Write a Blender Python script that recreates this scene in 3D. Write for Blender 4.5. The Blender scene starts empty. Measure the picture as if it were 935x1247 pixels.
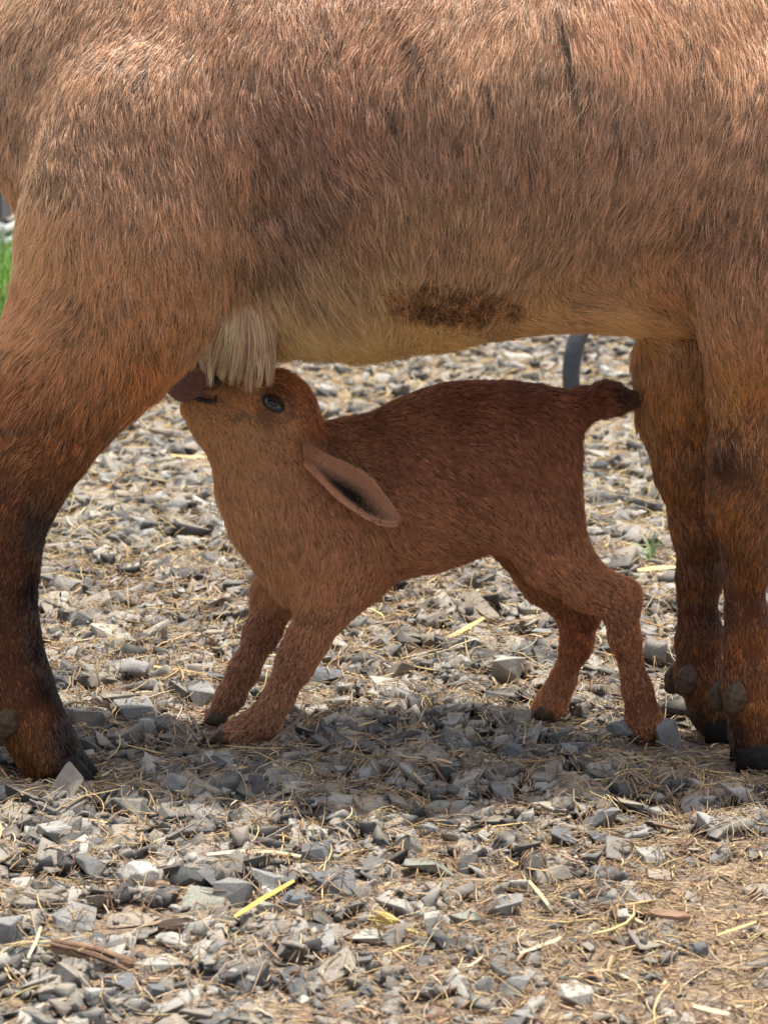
import bpy, bmesh, math, random
import numpy as np
from mathutils import Vector, Matrix
from mathutils.bvhtree import BVHTree
from mathutils.kdtree import KDTree

rng = np.random.default_rng(7)
random.seed(7)
sc = bpy.context.scene
col = sc.collection

# ------------------------------------------------------------------ camera, sky, sun, exposure
F_PX, CAM_H, HORIZON = 2770.0, 0.67, 60.0
PITCH = math.atan((623.5 - HORIZON) / F_PX)
cam_d = bpy.data.cameras.new('camera')
cam = bpy.data.objects.new('camera', cam_d)
col.objects.link(cam)
cam.location = (0, 0, CAM_H)
cam.rotation_euler = (math.pi / 2 - PITCH, 0, 0)
cam_d.sensor_fit = 'VERTICAL'
cam_d.sensor_height = 36.0
cam_d.lens = 36.0 * F_PX / 1247.0
cam_d.clip_start = 0.05
cam_d.clip_end = 500
cam_d.dof.use_dof = True
cam_d.dof.focus_distance = 2.16
cam_d.dof.aperture_fstop = 13.0
sc.camera = cam

SUN_EL, SUN_AZ = math.radians(80), math.radians(58)     # azimuth from +Y, clockwise seen from above
w = bpy.data.worlds.new('World')
sc.world = w
w.use_nodes = True
nt = w.node_tree
sky = nt.nodes.new('ShaderNodeTexSky')
sky.sky_type = 'NISHITA'
sky.sun_disc = False
sky.sun_elevation = SUN_EL
sky.sun_rotation = SUN_AZ
sky.dust_density = 4.0
sky.ozone_density = 0.4
hs = nt.nodes.new('ShaderNodeHueSaturation')
hs.inputs['Saturation'].default_value = 0.62
nt.links.new(sky.outputs[0], hs.inputs['Color'])
nt.links.new(hs.outputs[0], nt.nodes['Background'].inputs[0])
nt.nodes['Background'].inputs[1].default_value = 0.15
sd = bpy.data.lights.new('sun', 'SUN')
sd.energy = 4.1
sd.angle = math.radians(0.6)
sd.color = (1.0, 0.95, 0.87)
sun = bpy.data.objects.new('sun', sd)
col.objects.link(sun)
to_sun = Vector((math.sin(SUN_AZ) * math.cos(SUN_EL), math.cos(SUN_AZ) * math.cos(SUN_EL), math.sin(SUN_EL)))
sun.rotation_euler = to_sun.to_track_quat('Z', 'Y').to_euler()
sun.location = (0, 0, 5)
sc.view_settings.view_transform = 'Standard'
sc.view_settings.look = 'None'
sc.view_settings.gamma = 1
sc.view_settings.use_curve_mapping = False
sc.view_settings.exposure = 0.70
sc.cycles_curves.shape = 'RIBBONS'
sc.cycles_curves.subdivisions = 2
sc.cycles.max_bounces = 10
sc.cycles.transparent_max_bounces = 8
sc.cycles.use_denoising = True
sc.cycles.denoiser = 'OPENIMAGEDENOISE'
sc.cycles.denoising_input_passes = 'RGB_ALBEDO_NORMAL'
sc.cycles.denoising_prefilter = 'ACCURATE'
sc.cycles.caustics_reflective = False
sc.cycles.caustics_refractive = False

# ------------------------------------------------------------------ geometry helpers
CT, ST = math.cos(PITCH), math.sin(PITCH)

def at(px, py, Y):
    """world point at depth Y for a position measured on the photograph"""
    a, b = (px - 467.5) / F_PX, (623.5 - py) / F_PX
    d = (a, CT + b * ST, -ST + b * CT)
    t = Y / d[1]
    return Vector((d[0] * t, Y, CAM_H + d[2] * t))

def ground_y(py):
    b = (623.5 - py) / F_PX
    return -CAM_H * (CT + b * ST) / (-ST + b * CT)

def ppm(Y):
    """photograph pixels per metre at depth Y near the ground"""
    return F_PX / (Y * CT + 0.4 * ST)

def to_px(P):
    x, y, z = P[..., 0], P[..., 1], P[..., 2] - CAM_H
    dep = y * CT - z * ST
    up = y * ST + z * CT
    return np.stack([467.5 + F_PX * x / dep, 623.5 - F_PX * up / dep], -1)

def vnoise(p, freq, seed=0):
    """smooth value noise, vectorised, -1..1"""
    q = np.asarray(p, np.float64) * freq + seed * 17.31 + 1000.0
    i = np.floor(q).astype(np.int64)
    f = q - i
    f = f * f * (3 - 2 * f)
    out = np.zeros(len(q))
    for dx in (0, 1):
        for dy in (0, 1):
            for dz in (0, 1):
                a, b, c = i[:, 0] + dx, i[:, 1] + dy, i[:, 2] + dz
                h = (a * 374761393 + b * 668265263 + c * 2147483647 + seed * 974634) & 0x7fffffff
                h = ((h ^ (h >> 13)) * 1274126177) & 0x7fffffff
                h = ((h ^ (h >> 16)) & 0xffff) / 65535.0
                wgt = (f[:, 0] if dx else 1 - f[:, 0]) * (f[:, 1] if dy else 1 - f[:, 1]) * (f[:, 2] if dz else 1 - f[:, 2])
                out += h * wgt
    return out * 2 - 1

def mesh_np(name, V, Fc, smooth=False):
    """mesh from arrays; Fc is (n,3) or (n,4) or a list of polygons"""
    me = bpy.data.meshes.new(name)
    V = np.asarray(V, np.float32)
    if isinstance(Fc, np.ndarray):
        n, k = Fc.shape
        me.vertices.add(len(V)); me.vertices.foreach_set('co', V.ravel())
        me.loops.add(n * k); me.loops.foreach_set('vertex_index', Fc.astype(np.int32).ravel())
        me.polygons.add(n)
        me.polygons.foreach_set('loop_start', np.arange(0, n * k, k, dtype=np.int32))
        me.update(calc_edges=True)
    else:
        me.from_pydata([tuple(v) for v in V], [], Fc)
    if smooth:
        me.polygons.foreach_set('use_smooth', np.ones(len(me.polygons), bool))
    me.update()
    return me

def link(name, me, mat=None, parent=None):
    o = bpy.data.objects.new(name, me)
    col.objects.link(o)
    if mat is not None and me is not None and len(me.materials) == 0:
        me.materials.append(mat)
    if parent is not None:
        o.parent = parent
        o.matrix_parent_inverse = parent.matrix_basis.inverted()
    return o

def tag(o, label=None, cat=None, group=None, kind=None):
    if label: o['label'] = label
    if cat: o['category'] = cat
    if group: o['group'] = group
    if kind: o['kind'] = kind
    return o

def empty(name, loc, label, cat, group=None):
    o = bpy.data.objects.new(name, None)
    o.location = loc
    o.empty_display_size = 0.05
    col.objects.link(o)
    return tag(o, label, cat, group)

def tube(path, radii, seg=10, caps=True):
    """tapered tube along a list of Vectors -> V, F"""
    V, Fc = [], []
    n = len(path)
    up = Vector((0.13, 0.9, 0.41)).normalized()
    for i, p in enumerate(path):
        t = (path[min(i + 1, n - 1)] - path[max(i - 1, 0)]).normalized()
        s = t.cross(up).normalized()
        u = s.cross(t)
        for k in range(seg):
            a = 2 * math.pi * k / seg
            V.append(p + (s * math.cos(a) + u * math.sin(a)) * radii[i])
    for i in range(n - 1):
        for k in range(seg):
            a, b = i * seg + k, i * seg + (k + 1) % seg
            Fc.append((a, b, b + seg, a + seg))
    if caps:
        Fc.append(tuple(reversed(range(seg))))
        Fc.append(tuple(range((n - 1) * seg, n * seg)))
    return V, Fc

# ------------------------------------------------------------------ materials
def new_mat(name):
    m = bpy.data.materials.new(name)
    m.use_nodes = True
    return m, m.node_tree, m.node_tree.nodes['Principled BSDF']

def N(t, kind, **kw):
    n = t.nodes.new(kind)
    for k, v in kw.items():
        setattr(n, k, v)
    return n

def noise(t, scale, detail=6, rough=0.6, src=None):
    n = N(t, 'ShaderNodeTexNoise')
    n.inputs['Scale'].default_value = scale
    n.inputs['Detail'].default_value = detail
    n.inputs['Roughness'].default_value = rough
    if src is not None:
        t.links.new(src, n.inputs['Vector'])
    return n

def ramp(t, src, stops):
    r = N(t, 'ShaderNodeValToRGB')
    e = r.color_ramp.elements
    while len(e) < len(stops):
        e.new(0.5)
    for i, (p, c) in enumerate(stops):
        e[i].position = p
        e[i].color = (*c, 1)
    t.links.new(src, r.inputs[0])
    return r

def mixc(t, fac, a, b, mode='MIX'):
    m = N(t, 'ShaderNodeMix', data_type='RGBA', blend_type=mode)
    for sock, v in ((m.inputs['Factor'], fac), (m.inputs[6], a), (m.inputs[7], b)):
        if isinstance(v, (int, float)):
            sock.default_value = v
        elif isinstance(v, tuple):
            sock.default_value = (*v, 1)
        else:
            t.links.new(v, sock)
    return m.outputs[2]

def bump(t, height, strength, dist, bsdf):
    b = N(t, 'ShaderNodeBump')
    b.inputs['Strength'].default_value = strength
    b.inputs['Distance'].default_value = dist
    t.links.new(height, b.inputs['Height'])
    t.links.new(b.outputs[0], bsdf.inputs['Normal'])
    return b

def stone_mat(name, per_object, dark=(0.045, 0.045, 0.045), mid=(0.165, 0.158, 0.145), light=(0.40, 0.38, 0.33)):
    m, t, b = new_mat(name)
    geo = N(t, 'ShaderNodeNewGeometry')
    if per_object:
        src = N(t, 'ShaderNodeObjectInfo').outputs['Random']
    else:
        a = N(t, 'ShaderNodeAttribute', attribute_name='tone')
        src = a.outputs['Fac']
    base = ramp(t, src, [(0.0, dark), (0.28, (0.095, 0.096, 0.094)), (0.5, mid), (0.68, (0.25, 0.215, 0.17)), (0.85, (0.28, 0.275, 0.26)), (1.0, light)])
    pos = geo.outputs['Position']
    n1 = noise(t, 60, 8, 0.65, pos)
    n2 = noise(t, 420, 6, 0.7, pos)
    n3 = noise(t, 22, 4, 0.6, pos)
    c = mixc(t, 0.75, base.outputs[0], ramp(t, n1.outputs[0], [(0.3, (0.55, 0.55, 0.55)), (0.55, (1, 1, 1)), (0.75, (1.4, 1.32, 1.18))]).outputs[0], 'MULTIPLY')
    c = mixc(t, 0.6, c, ramp(t, n2.outputs[0], [(0.3, (0.55, 0.55, 0.55)), (0.7, (1.4, 1.4, 1.4))]).outputs[0], 'MULTIPLY')
    # settled dust lies on the upper faces in patches
    sep = N(t, 'ShaderNodeSeparateXYZ')
    t.links.new(geo.outputs['Normal'], sep.inputs[0])
    mr = N(t, 'ShaderNodeMapRange')
    mr.inputs[1].default_value = 0.2; mr.inputs[2].default_value = 1.0
    t.links.new(sep.outputs['Z'], mr.inputs[0])
    du = ramp(t, n3.outputs[0], [(0.44, (0, 0, 0)), (0.66, (0.7, 0.7, 0.7))])
    mu = N(t, 'ShaderNodeMath', operation='MULTIPLY')
    t.links.new(mr.outputs[0], mu.inputs[0]); t.links.new(du.outputs[0], mu.inputs[1])
    c = mixc(t, mu.outputs[0], c, (0.34, 0.29, 0.22))
    t.links.new(c, b.inputs['Base Color'])
    b.inputs['Roughness'].default_value = 0.82
    b.inputs['Specular IOR Level'].default_value = 0.35
    ad = N(t, 'ShaderNodeMath', operation='MULTIPLY_ADD')
    ad.inputs[1].default_value = 0.35
    n4 = noise(t, 170, 6, 0.7, pos)
    t.links.new(n2.outputs[0], ad.inputs[0]); t.links.new(n4.outputs[0], ad.inputs[2])
    bump(t, ad.outputs[0], 0.55, 0.0016, b)
    return m

M_STONE = stone_mat('gravel_stone', True)
M_STONE_MASS = stone_mat('gravel_mass', False)

def plain_stone(name, c1, c2, speck=0.5):
    m, t, b = new_mat(name)
    geo = N(t, 'ShaderNodeNewGeometry')
    n1 = noise(t, 55, 8, 0.65, geo.outputs['Position'])
    n2 = noise(t, 480, 5, 0.7, geo.outputs['Position'])
    c = mixc(t, n1.outputs[0], c1, c2)
    c = mixc(t, speck, c, ramp(t, n2.outputs[0], [(0.35, (0.5, 0.5, 0.5)), (0.65, (1.35, 1.33, 1.3))]).outputs[0], 'MULTIPLY')
    t.links.new(c, b.inputs['Base Color'])
    b.inputs['Roughness'].default_value = 0.85
    ad = N(t, 'ShaderNodeMath', operation='MULTIPLY_ADD')
    ad.inputs[1].default_value = 0.4
    n4 = noise(t, 150, 6, 0.7, geo.outputs['Position'])
    t.links.new(n2.outputs[0], ad.inputs[0]); t.links.new(n4.outputs[0], ad.inputs[2])
    bump(t, ad.outputs[0], 0.55, 0.0018, b)
    return m

SM = {'white': plain_stone('speckled_white_stone', (0.36, 0.34, 0.30), (0.60, 0.58, 0.53), 0.8),
      'dark': plain_stone('dark_grey_stone', (0.07, 0.075, 0.08), (0.19, 0.195, 0.20)),
      'grey': plain_stone('grey_stone', (0.13, 0.135, 0.13), (0.28, 0.275, 0.26)),
      'pale': plain_stone('pale_stone', (0.24, 0.23, 0.20), (0.44, 0.42, 0.37)),
      'tan': plain_stone('tan_stone', (0.20, 0.165, 0.13), (0.38, 0.31, 0.24)),
      'green': plain_stone('greenish_stone', (0.15, 0.16, 0.13), (0.30, 0.30, 0.25))}

# dirt
M_DIRT, t, b = new_mat('sandy_dirt')
geo = N(t, 'ShaderNodeNewGeometry')
n1 = noise(t, 9, 8, 0.65, geo.outputs['Position'])
vg = N(t, 'ShaderNodeTexVoronoi'); vg.inputs['Scale'].default_value = 34
t.links.new(geo.outputs['Position'], vg.inputs['Vector'])
n2 = noise(t, 160, 8, 0.75, geo.outputs['Position'])
n3 = noise(t, 900, 4, 0.7, geo.outputs['Position'])
c = ramp(t, n1.outputs[0], [(0.3, (0.23, 0.155, 0.100)), (0.5, (0.35, 0.25, 0.165)), (0.72, (0.46, 0.35, 0.24))]).outputs[0]
c = mixc(t, 0.8, c, ramp(t, n2.outputs[0], [(0.3, (0.4, 0.38, 0.36)), (0.5, (1, 1, 1)), (0.72, (1.5, 1.45, 1.35))]).outputs[0], 'MULTIPLY')
sepv = N(t, 'ShaderNodeSeparateColor'); t.links.new(vg.outputs['Color'], sepv.inputs[0])
c = mixc(t, ramp(t, sepv.outputs[0], [(0.45, (0, 0, 0)), (0.6, (0.5, 0.5, 0.5))]).outputs[0], c, (0.17, 0.165, 0.15))
c = mixc(t, 0.5, c, ramp(t, n3.outputs[0], [(0.3, (0.5, 0.5, 0.5)), (0.7, (1.5, 1.5, 1.5))]).outputs[0], 'MULTIPLY')
t.links.new(c, b.inputs['Base Color'])
b.inputs['Roughness'].default_value = 0.95
bump(t, n2.outputs[0], 0.9, 0.006, b)

def attr_mat(name, attr='tint', rough=0.7, spec=0.3, trans=0.0):
    m, t, b = new_mat(name)
    a = N(t, 'ShaderNodeAttribute', attribute_name=attr)
    geo = N(t, 'ShaderNodeNewGeometry')
    n1 = noise(t, 300, 5, 0.6, geo.outputs['Position'])
    c = mixc(t, 0.6, a.outputs['Color'], ramp(t, n1.outputs[0], [(0.3, (0.6, 0.6, 0.6)), (0.7, (1.3, 1.3, 1.3))]).outputs[0], 'MULTIPLY')
    t.links.new(c, b.inputs['Base Color'])
    b.inputs['Roughness'].default_value = rough
    b.inputs['Specular IOR Level'].default_value = spec
    return m

M_STRAW = attr_mat('dry_straw', rough=0.6)
M_SKIN = attr_mat('goat_skin', rough=0.9, spec=0.1)

def solid(name, c1, c2, scale=80, rough=0.6, bmp=0.3, dist=0.002, spec=0.4):
    m, t, b = new_mat(name)
    tc = N(t, 'ShaderNodeTexCoord')
    n1 = noise(t, scale, 6, 0.65, tc.outputs['Object'])
    t.links.new(mixc(t, ramp(t, n1.outputs[0], [(0.3, (0, 0, 0)), (0.7, (1, 1, 1))]).outputs[0], c1, c2), b.inputs['Base Color'])
    b.inputs['Roughness'].default_value = rough
    b.inputs['Specular IOR Level'].default_value = spec
    bump(t, n1.outputs[0], bmp, dist, b)
    return m

M_HOOF = solid('dark_hoof_horn', (0.008, 0.007, 0.006), (0.026, 0.020, 0.017), 120, 0.6, 0.5, spec=0.15)
M_DEW = solid('grey_brown_dewclaw_horn', (0.040, 0.025, 0.015), (0.13, 0.082, 0.050), 160, 0.5, 0.9, spec=0.25)
M_RUBBER = solid('grey_rubber', (0.035, 0.042, 0.05), (0.075, 0.085, 0.10), 60, 0.6, 0.3)
M_PLASTIC = solid('white_plastic', (0.62, 0.62, 0.62), (0.8, 0.8, 0.8), 12, 0.4, 0.05)
M_TUB = solid('dark_plastic', (0.03, 0.035, 0.045), (0.06, 0.065, 0.08), 12, 0.5, 0.1)
M_EARSKIN = solid('ear_skin', (0.045, 0.026, 0.017), (0.085, 0.048, 0.031), 90, 0.85, 0.2, spec=0.05)
M_BARK = solid('weathered_wood', (0.13, 0.075, 0.045), (0.34, 0.22, 0.14), 40, 0.85, 0.8)
M_DARKWOOD = solid('dark_twig_bark', (0.03, 0.02, 0.014), (0.09, 0.06, 0.04), 60, 0.85, 0.8)
M_YELLOW = solid('yellow_straw', (0.42, 0.29, 0.06), (0.66, 0.50, 0.16), 90, 0.5, 0.3)
M_GOLD = solid('golden_straw', (0.50, 0.34, 0.13), (0.68, 0.50, 0.24), 90, 0.5, 0.3)
M_CREAM = solid('pale_straw', (0.50, 0.41, 0.25), (0.70, 0.60, 0.40), 90, 0.5, 0.3)
M_LEAF = solid('green_leaf', (0.10, 0.20, 0.05), (0.32, 0.42, 0.20), 60, 0.5, 0.2)
# udder skin: mauve-brown with fine pebbling
M_UDDER, t, b = new_mat('udder_skin')
geo = N(t, 'ShaderNodeNewGeometry')
vo = N(t, 'ShaderNodeTexVoronoi'); vo.inputs['Scale'].default_value = 620
t.links.new(geo.outputs['Position'], vo.inputs['Vector'])
n1 = noise(t, 60, 5, 0.6, geo.outputs['Position'])
c = mixc(t, n1.outputs[0], (0.13, 0.060, 0.055), (0.26, 0.13, 0.12))
c = mixc(t, 0.5, c, ramp(t, vo.outputs['Distance'], [(0.1, (1.6, 1.5, 1.5)), (0.6, (0.35, 0.35, 0.35))]).outputs[0], 'MULTIPLY')
t.links.new(c, b.inputs['Base Color'])
b.inputs['Roughness'].default_value = 0.6
bump(t, vo.outputs['Distance'], 0.6, -0.001, b)
# eye
M_EYE, t, b = new_mat('kid_eye')
b.inputs['Base Color'].default_value = (0.045, 0.062, 0.09, 1)  # blue-grey glint put into the ball's base colour
b.inputs['Roughness'].default_value = 0.06
b.inputs['Coat Weight'].default_value = 1.0
M_PUPIL = solid('pupil', (0.003, 0.003, 0.004), (0.006, 0.006, 0.008), 10, 0.1, 0.0)
M_LID = solid('dark_eyelid', (0.012, 0.010, 0.010), (0.04, 0.03, 0.028), 90, 0.6, 0.3)

def hair_mat(name, rough=0.30, spec=0.9, sheen=0.0):
    """an opaque strand: pigment below, a horn-like gloss along it"""
    m, t, b = new_mat(name)
    a = N(t, 'ShaderNodeAttribute', attribute_name='coat')
    t.links.new(a.outputs['Color'], b.inputs['Base Color'])
    b.inputs['Roughness'].default_value = rough
    b.inputs['Specular IOR Level'].default_value = spec
    b.inputs['Anisotropic'].default_value = 0.6
    b.inputs['Sheen Weight'].default_value = sheen
    # light passes through a thin strand
    tr = N(t, 'ShaderNodeBsdfTranslucent')
    t.links.new(a.outputs['Color'], tr.inputs['Color'])
    mx = N(t, 'ShaderNodeMixShader')
    mx.inputs[0].default_value = 0.28
    t.links.new(b.outputs[0], mx.inputs[1]); t.links.new(tr.outputs[0], mx.inputs[2])
    t.links.new(mx.outputs[0], t.nodes['Material Output'].inputs[0])
    return m

M_FUR = hair_mat('goat_hair')
M_KIDFUR = hair_mat('kid_hair', rough=0.5, spec=0.3)

# ------------------------------------------------------------------ sculpting: smooth union of tapered chains, meshed by surface nets
class Sculpt:
    def __init__(self, lo, hi, h):
        self.lo = np.array(lo); self.h = h
        self.n = np.ceil((np.array(hi) - self.lo) / h).astype(int) + 1
        self.F = np.full(self.n, 0.5, np.float32)

    def chain(self, nodes, k_in=0.02, k_out=0.03, px=True, cut=False):
        """nodes: (px, py, Y, r_px, flat) ; flat = half thickness in depth / radius"""
        P, R, K = [], [], []
        for (a, b_, Y, r, fl) in nodes:
            p = at(a, b_, Y) if px else Vector((a, Y, b_))
            P.append(np.array(p)); R.append(r * (Y * CT + (CAM_H - p.z) * ST) / F_PX if px else r); K.append(1.0 / fl)
        P = np.array(P); R = np.array(R)
        ry = R / np.array(K)
        m = np.maximum(R, ry)[:, None] + 0.05
        lo = np.clip(((P - m).min(0) - self.lo) / self.h, 0, self.n - 1).astype(int)
        hi = np.clip(((P + m).max(0) - self.lo) / self.h + 1, 1, self.n).astype(int)
        ax = [self.lo[i] + self.h * np.arange(lo[i], hi[i]) for i in range(3)]
        X, Y_, Z = np.meshgrid(*[a.astype(np.float32) for a in ax], indexing='ij')
        tot = None
        segs = [(0, 0)] if len(P) == 1 else [(i, i + 1) for i in range(len(P) - 1)]
        for i, j in segs:
            A, B = P[i], P[j]
            kk = 0.5 * (K[i] + K[j])
            d = B - A
            dd = np.array([d[0], d[1] * kk, d[2]])
            L2 = max((dd ** 2).sum(), 1e-9)
            x, y, z = X - A[0], (Y_ - A[1]), Z - A[2]
            tt = np.clip((x * dd[0] + y * kk * dd[1] + z * dd[2]) / L2, 0, 1)
            kl = K[i] + (K[j] - K[i]) * tt
            q = np.sqrt((x - tt * d[0]) ** 2 + ((y - tt * d[1]) * kl) ** 2 + (z - tt * d[2]) ** 2)
            dist = q - (R[i] + (R[j] - R[i]) * tt)
            dist = dist / np.maximum(1.0, 0.5 + 0.5 * kl)
            tot = dist if tot is None else self.smin(tot, dist, k_in)
        s = tuple(slice(lo[i], hi[i]) for i in range(3))
        if cut:
            self.F[s] = -self.smin(-self.F[s], tot, k_out)
        else:
            self.F[s] = self.smin(self.F[s], tot, k_out)

    @staticmethod
    def smin(a, b, k):
        h = np.maximum(k - np.abs(a - b), 0) / k
        return np.minimum(a, b) - h * h * k * 0.25

    def mesh(self, name):
        F, h = self.F, self.h
        ins = F < 0
        n = self.n
        c = np.zeros(n - 1, np.int8)
        for dx in (0, 1):
            for dy in (0, 1):
                for dz in (0, 1):
                    c += ins[dx:n[0] - 1 + dx, dy:n[1] - 1 + dy, dz:n[2] - 1 + dz]
        act = (c > 0) & (c < 8)
        ijk = np.argwhere(act)
        idx = -np.ones(n - 1, np.int64)
        idx[act] = np.arange(len(ijk))
        acc = np.zeros((len(ijk), 3)); cnt = np.zeros(len(ijk))
        corners = [(a, b, c_) for a in (0, 1) for b in (0, 1) for c_ in (0, 1)]
        for p in corners:
            for ax in range(3):
                if p[ax] == 1:
                    continue
                q = list(p); q[ax] = 1
                fa = F[ijk[:, 0] + p[0], ijk[:, 1] + p[1], ijk[:, 2] + p[2]]
                fb = F[ijk[:, 0] + q[0], ijk[:, 1] + q[1], ijk[:, 2] + q[2]]
                m = (fa < 0) != (fb < 0)
                tt = np.where(m, fa / np.where(fa - fb == 0, 1, fa - fb), 0)
                pt = np.array(p, float)[None].repeat(len(ijk), 0)
                pt[:, ax] = tt
                acc[m] += pt[m]; cnt[m] += 1
        V = self.lo + (ijk + acc / cnt[:, None]) * h
        quads = []
        for ax in range(3):
            o1, o2 = [(1, 2), (2, 0), (0, 1)][ax]
            sl = [slice(1, n[i] - 1) for i in range(3)]
            sl[ax] = slice(0, n[ax] - 1)
            s2 = list(sl); s2[ax] = slice(1, n[ax])
            a, b = ins[tuple(sl)], ins[tuple(s2)]
            e = np.argwhere(a != b)
            base = e.copy()
            for i in range(3):
                if i != ax:
                    base[:, i] += 1
            fl = a[tuple(e.T)]
            def cid(d1, d2):
                bb = base.copy(); bb[:, o1] += d1; bb[:, o2] += d2
                return idx[tuple(bb.T)]
            q = np.stack([cid(-1, -1), cid(0, -1), cid(0, 0), cid(-1, 0)], 1)
            q[~fl] = q[~fl][:, ::-1]
            quads.append(q)
        Q = np.concatenate(quads)
        Q = Q[(Q >= 0).all(1)]
        # a little relaxing takes the grid steps out
        for _ in range(2):
            S = np.zeros_like(V); C = np.zeros(len(V))
            for i in range(4):
                np.add.at(S, Q[:, i], V[Q[:, (i + 1) % 4]]); np.add.at(C, Q[:, i], 1)
                np.add.at(S, Q[:, i], V[Q[:, (i - 1) % 4]]); np.add.at(C, Q[:, i], 1)
            V = V * 0.5 + 0.5 * S / np.maximum(C, 1)[:, None]
        me = mesh_np(name, V, Q, True)
        return me, V, Q

def idw(px, ctrl, dims, power=2.6, sx=1.0):
    """blend of values given at measured points"""
    c = np.array([x[:2] for x in ctrl], float)
    v = np.array([x[2:2 + dims] for x in ctrl], float)
    out = np.zeros((len(px), dims)); wsum = np.zeros(len(px))
    for (a, b_), val in zip(c, v):
        d = (px[:, 0] - a) ** 2 + (px[:, 1] - b_) ** 2 + 90
        wt = d ** (-power / 2)
        out += wt[:, None] * val; wsum += wt
    return out / wsum[:, None]

def sample_surface(me, n, weight=None):
    me.calc_loop_triangles()
    nt_ = len(me.loop_triangles)
    T = np.zeros(nt_ * 3, np.int32); me.loop_triangles.foreach_get('vertices', T); T = T.reshape(-1, 3)
    V = np.zeros(len(me.vertices) * 3, np.float32); me.vertices.foreach_get('co', V); V = V.reshape(-1, 3)
    NN = np.zeros(len(me.vertices) * 3, np.float32); me.vertex_normals.foreach_get('vector', NN); NN = NN.reshape(-1, 3)
    A, B, C = V[T[:, 0]], V[T[:, 1]], V[T[:, 2]]
    ar = np.linalg.norm(np.cross(B - A, C - A), axis=1) * 0.5
    if weight is not None:
        ar = ar * weight((A + B + C) / 3, NN[T[:, 0]])
    p = ar / ar.sum()
    ti = rng.choice(nt_, n, p=p)
    u, v = rng.random(n), rng.random(n)
    s = u + v > 1
    u[s], v[s] = 1 - u[s], 1 - v[s]
    w0 = (1 - u - v)[:, None]; u = u[:, None]; v = v[:, None]
    P = A[ti] * w0 + B[ti] * u + C[ti] * v
    n_ = NN[T[ti, 0]] * w0 + NN[T[ti, 1]] * u + NN[T[ti, 2]] * v
    n_ /= np.linalg.norm(n_, axis=1)[:, None] + 1e-9
    return P.astype(float), n_.astype(float)

def grow(name, P, Nn, D, L, colr, mat, parent, r0=0.00032, lift=0.35, clump=0.3, gravity=0.15, curl=0.0, npt=5, lock=0.65, lock_n=14, lock_tone=0.22, sat=1.0, gain=1.8):
    """hair curves from roots P along directions D (unit, tangential)"""
    n = len(P)
    jit = np.stack([vnoise(P, 110, 3), vnoise(P, 110, 4), vnoise(P, 110, 5)], 1) * clump
    jit += np.stack([vnoise(P, 30, 6), vnoise(P, 30, 7), vnoise(P, 30, 8)], 1) * clump * 0.8
    jit += rng.normal(0, 0.12, (n, 3))
    D = D + jit
    D = D - Nn * (D * Nn).sum(1)[:, None]
    D /= np.linalg.norm(D, axis=1)[:, None] + 1e-9
    lf = np.asarray(lift) * (0.5 + 0.7 * rng.random(n) + 1.6 * rng.random(n) ** 9) * (1 + 0.5 * vnoise(P, 70, 9))
    pts = np.zeros((n, npt, 3), np.float32)
    side = np.cross(Nn, D)
    cw = rng.normal(0, 1, n) * 0.18
    for i in range(npt):
        s = i / (npt - 1)
        ll = (L * s)[:, None]
        up = (lf * (s - 0.55 * s * s))[:, None] * L[:, None]
        pts[:, i] = P - Nn * 0.0008 + D * ll + Nn * up + side * (cw * s * s * L)[:, None]
        pts[:, i, 2] -= gravity * L * s * s
        if curl:
            ph = rng.random(n) * 6.28
            pts[:, i] += side * (curl * np.sin(ph + 7 * s) * L * s)[:, None]
    if lock > 0:
        m_ = max(n // lock_n, 1)
        ci = rng.choice(n, m_, replace=False)
        kd = KDTree(m_)
        for q_, i_ in enumerate(ci):
            kd.insert(P[i_], q_)
        kd.balance()
        near_ = np.fromiter((kd.find(p_)[1] for p_ in P), np.int64, n)
        ctr = ci[near_]
        far_ = np.linalg.norm(P - P[ctr], axis=1) > 0.009
        for i in range(1, npt):
            s = i / (npt - 1)
            wq = lock * s ** 1.3 * rng.uniform(0.5, 1.0, n)
            wq[far_] = 0
            # pull towards the lock's own strand, scaled to this hair's length
            tgt = P[ctr] + (pts[ctr, i] - P[ctr]) * (L / L[ctr])[:, None]
            pts[:, i] = pts[:, i] * (1 - wq[:, None]) + tgt * wq[:, None]
        tone_ = np.exp(rng.normal(0, lock_tone, m_))[near_]
        colr = colr * tone_[:, None]
    colr = colr * gain
    lum = (colr * np.array([0.3, 0.6, 0.1])).sum(1)[:, None]
    colr = np.clip(lum + (colr - lum) * (np.asarray(sat).reshape(-1, 1)), 0.003, None)
    mx_ = colr.max(1)[:, None]
    colr = colr * np.where(mx_ > 0.5, (0.5 + 0.38 * np.tanh((mx_ - 0.5) / 0.38)) / mx_, 1)
    hc = bpy.data.hair_curves.new(name)
    hc.add_curves([npt] * n)
    hc.attributes['position'].data.foreach_set('vector', pts.ravel())
    rad = hc.attributes.get('radius') or hc.attributes.new('radius', 'FLOAT', 'POINT')
    prof = np.array([1.0, 0.95, 0.8, 0.5, 0.08])[:npt] if npt == 5 else np.linspace(1, 0.08, npt)
    rr = (r0 * (0.7 + 0.6 * rng.random(n)))[:, None] * prof[None]
    rad.data.foreach_set('value', rr.astype(np.float32).ravel())
    ca = hc.attributes.new('coat', 'FLOAT_COLOR', 'CURVE')
    cc = np.ones((n, 4), np.float32); cc[:, :3] = np.clip(colr, 0.003, 0.9)
    ca.data.foreach_set('color', cc.ravel())
    hc.materials.append(mat)
    return link(name, hc, None, parent)

def px_dir(dx, dy, dz=0.0):
    """photograph direction (x right, y down) -> world"""
    v = np.stack([dx, -dy * ST + dz, -dy * CT], -1)
    return v / (np.linalg.norm(v, axis=-1)[..., None] + 1e-9)

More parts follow.
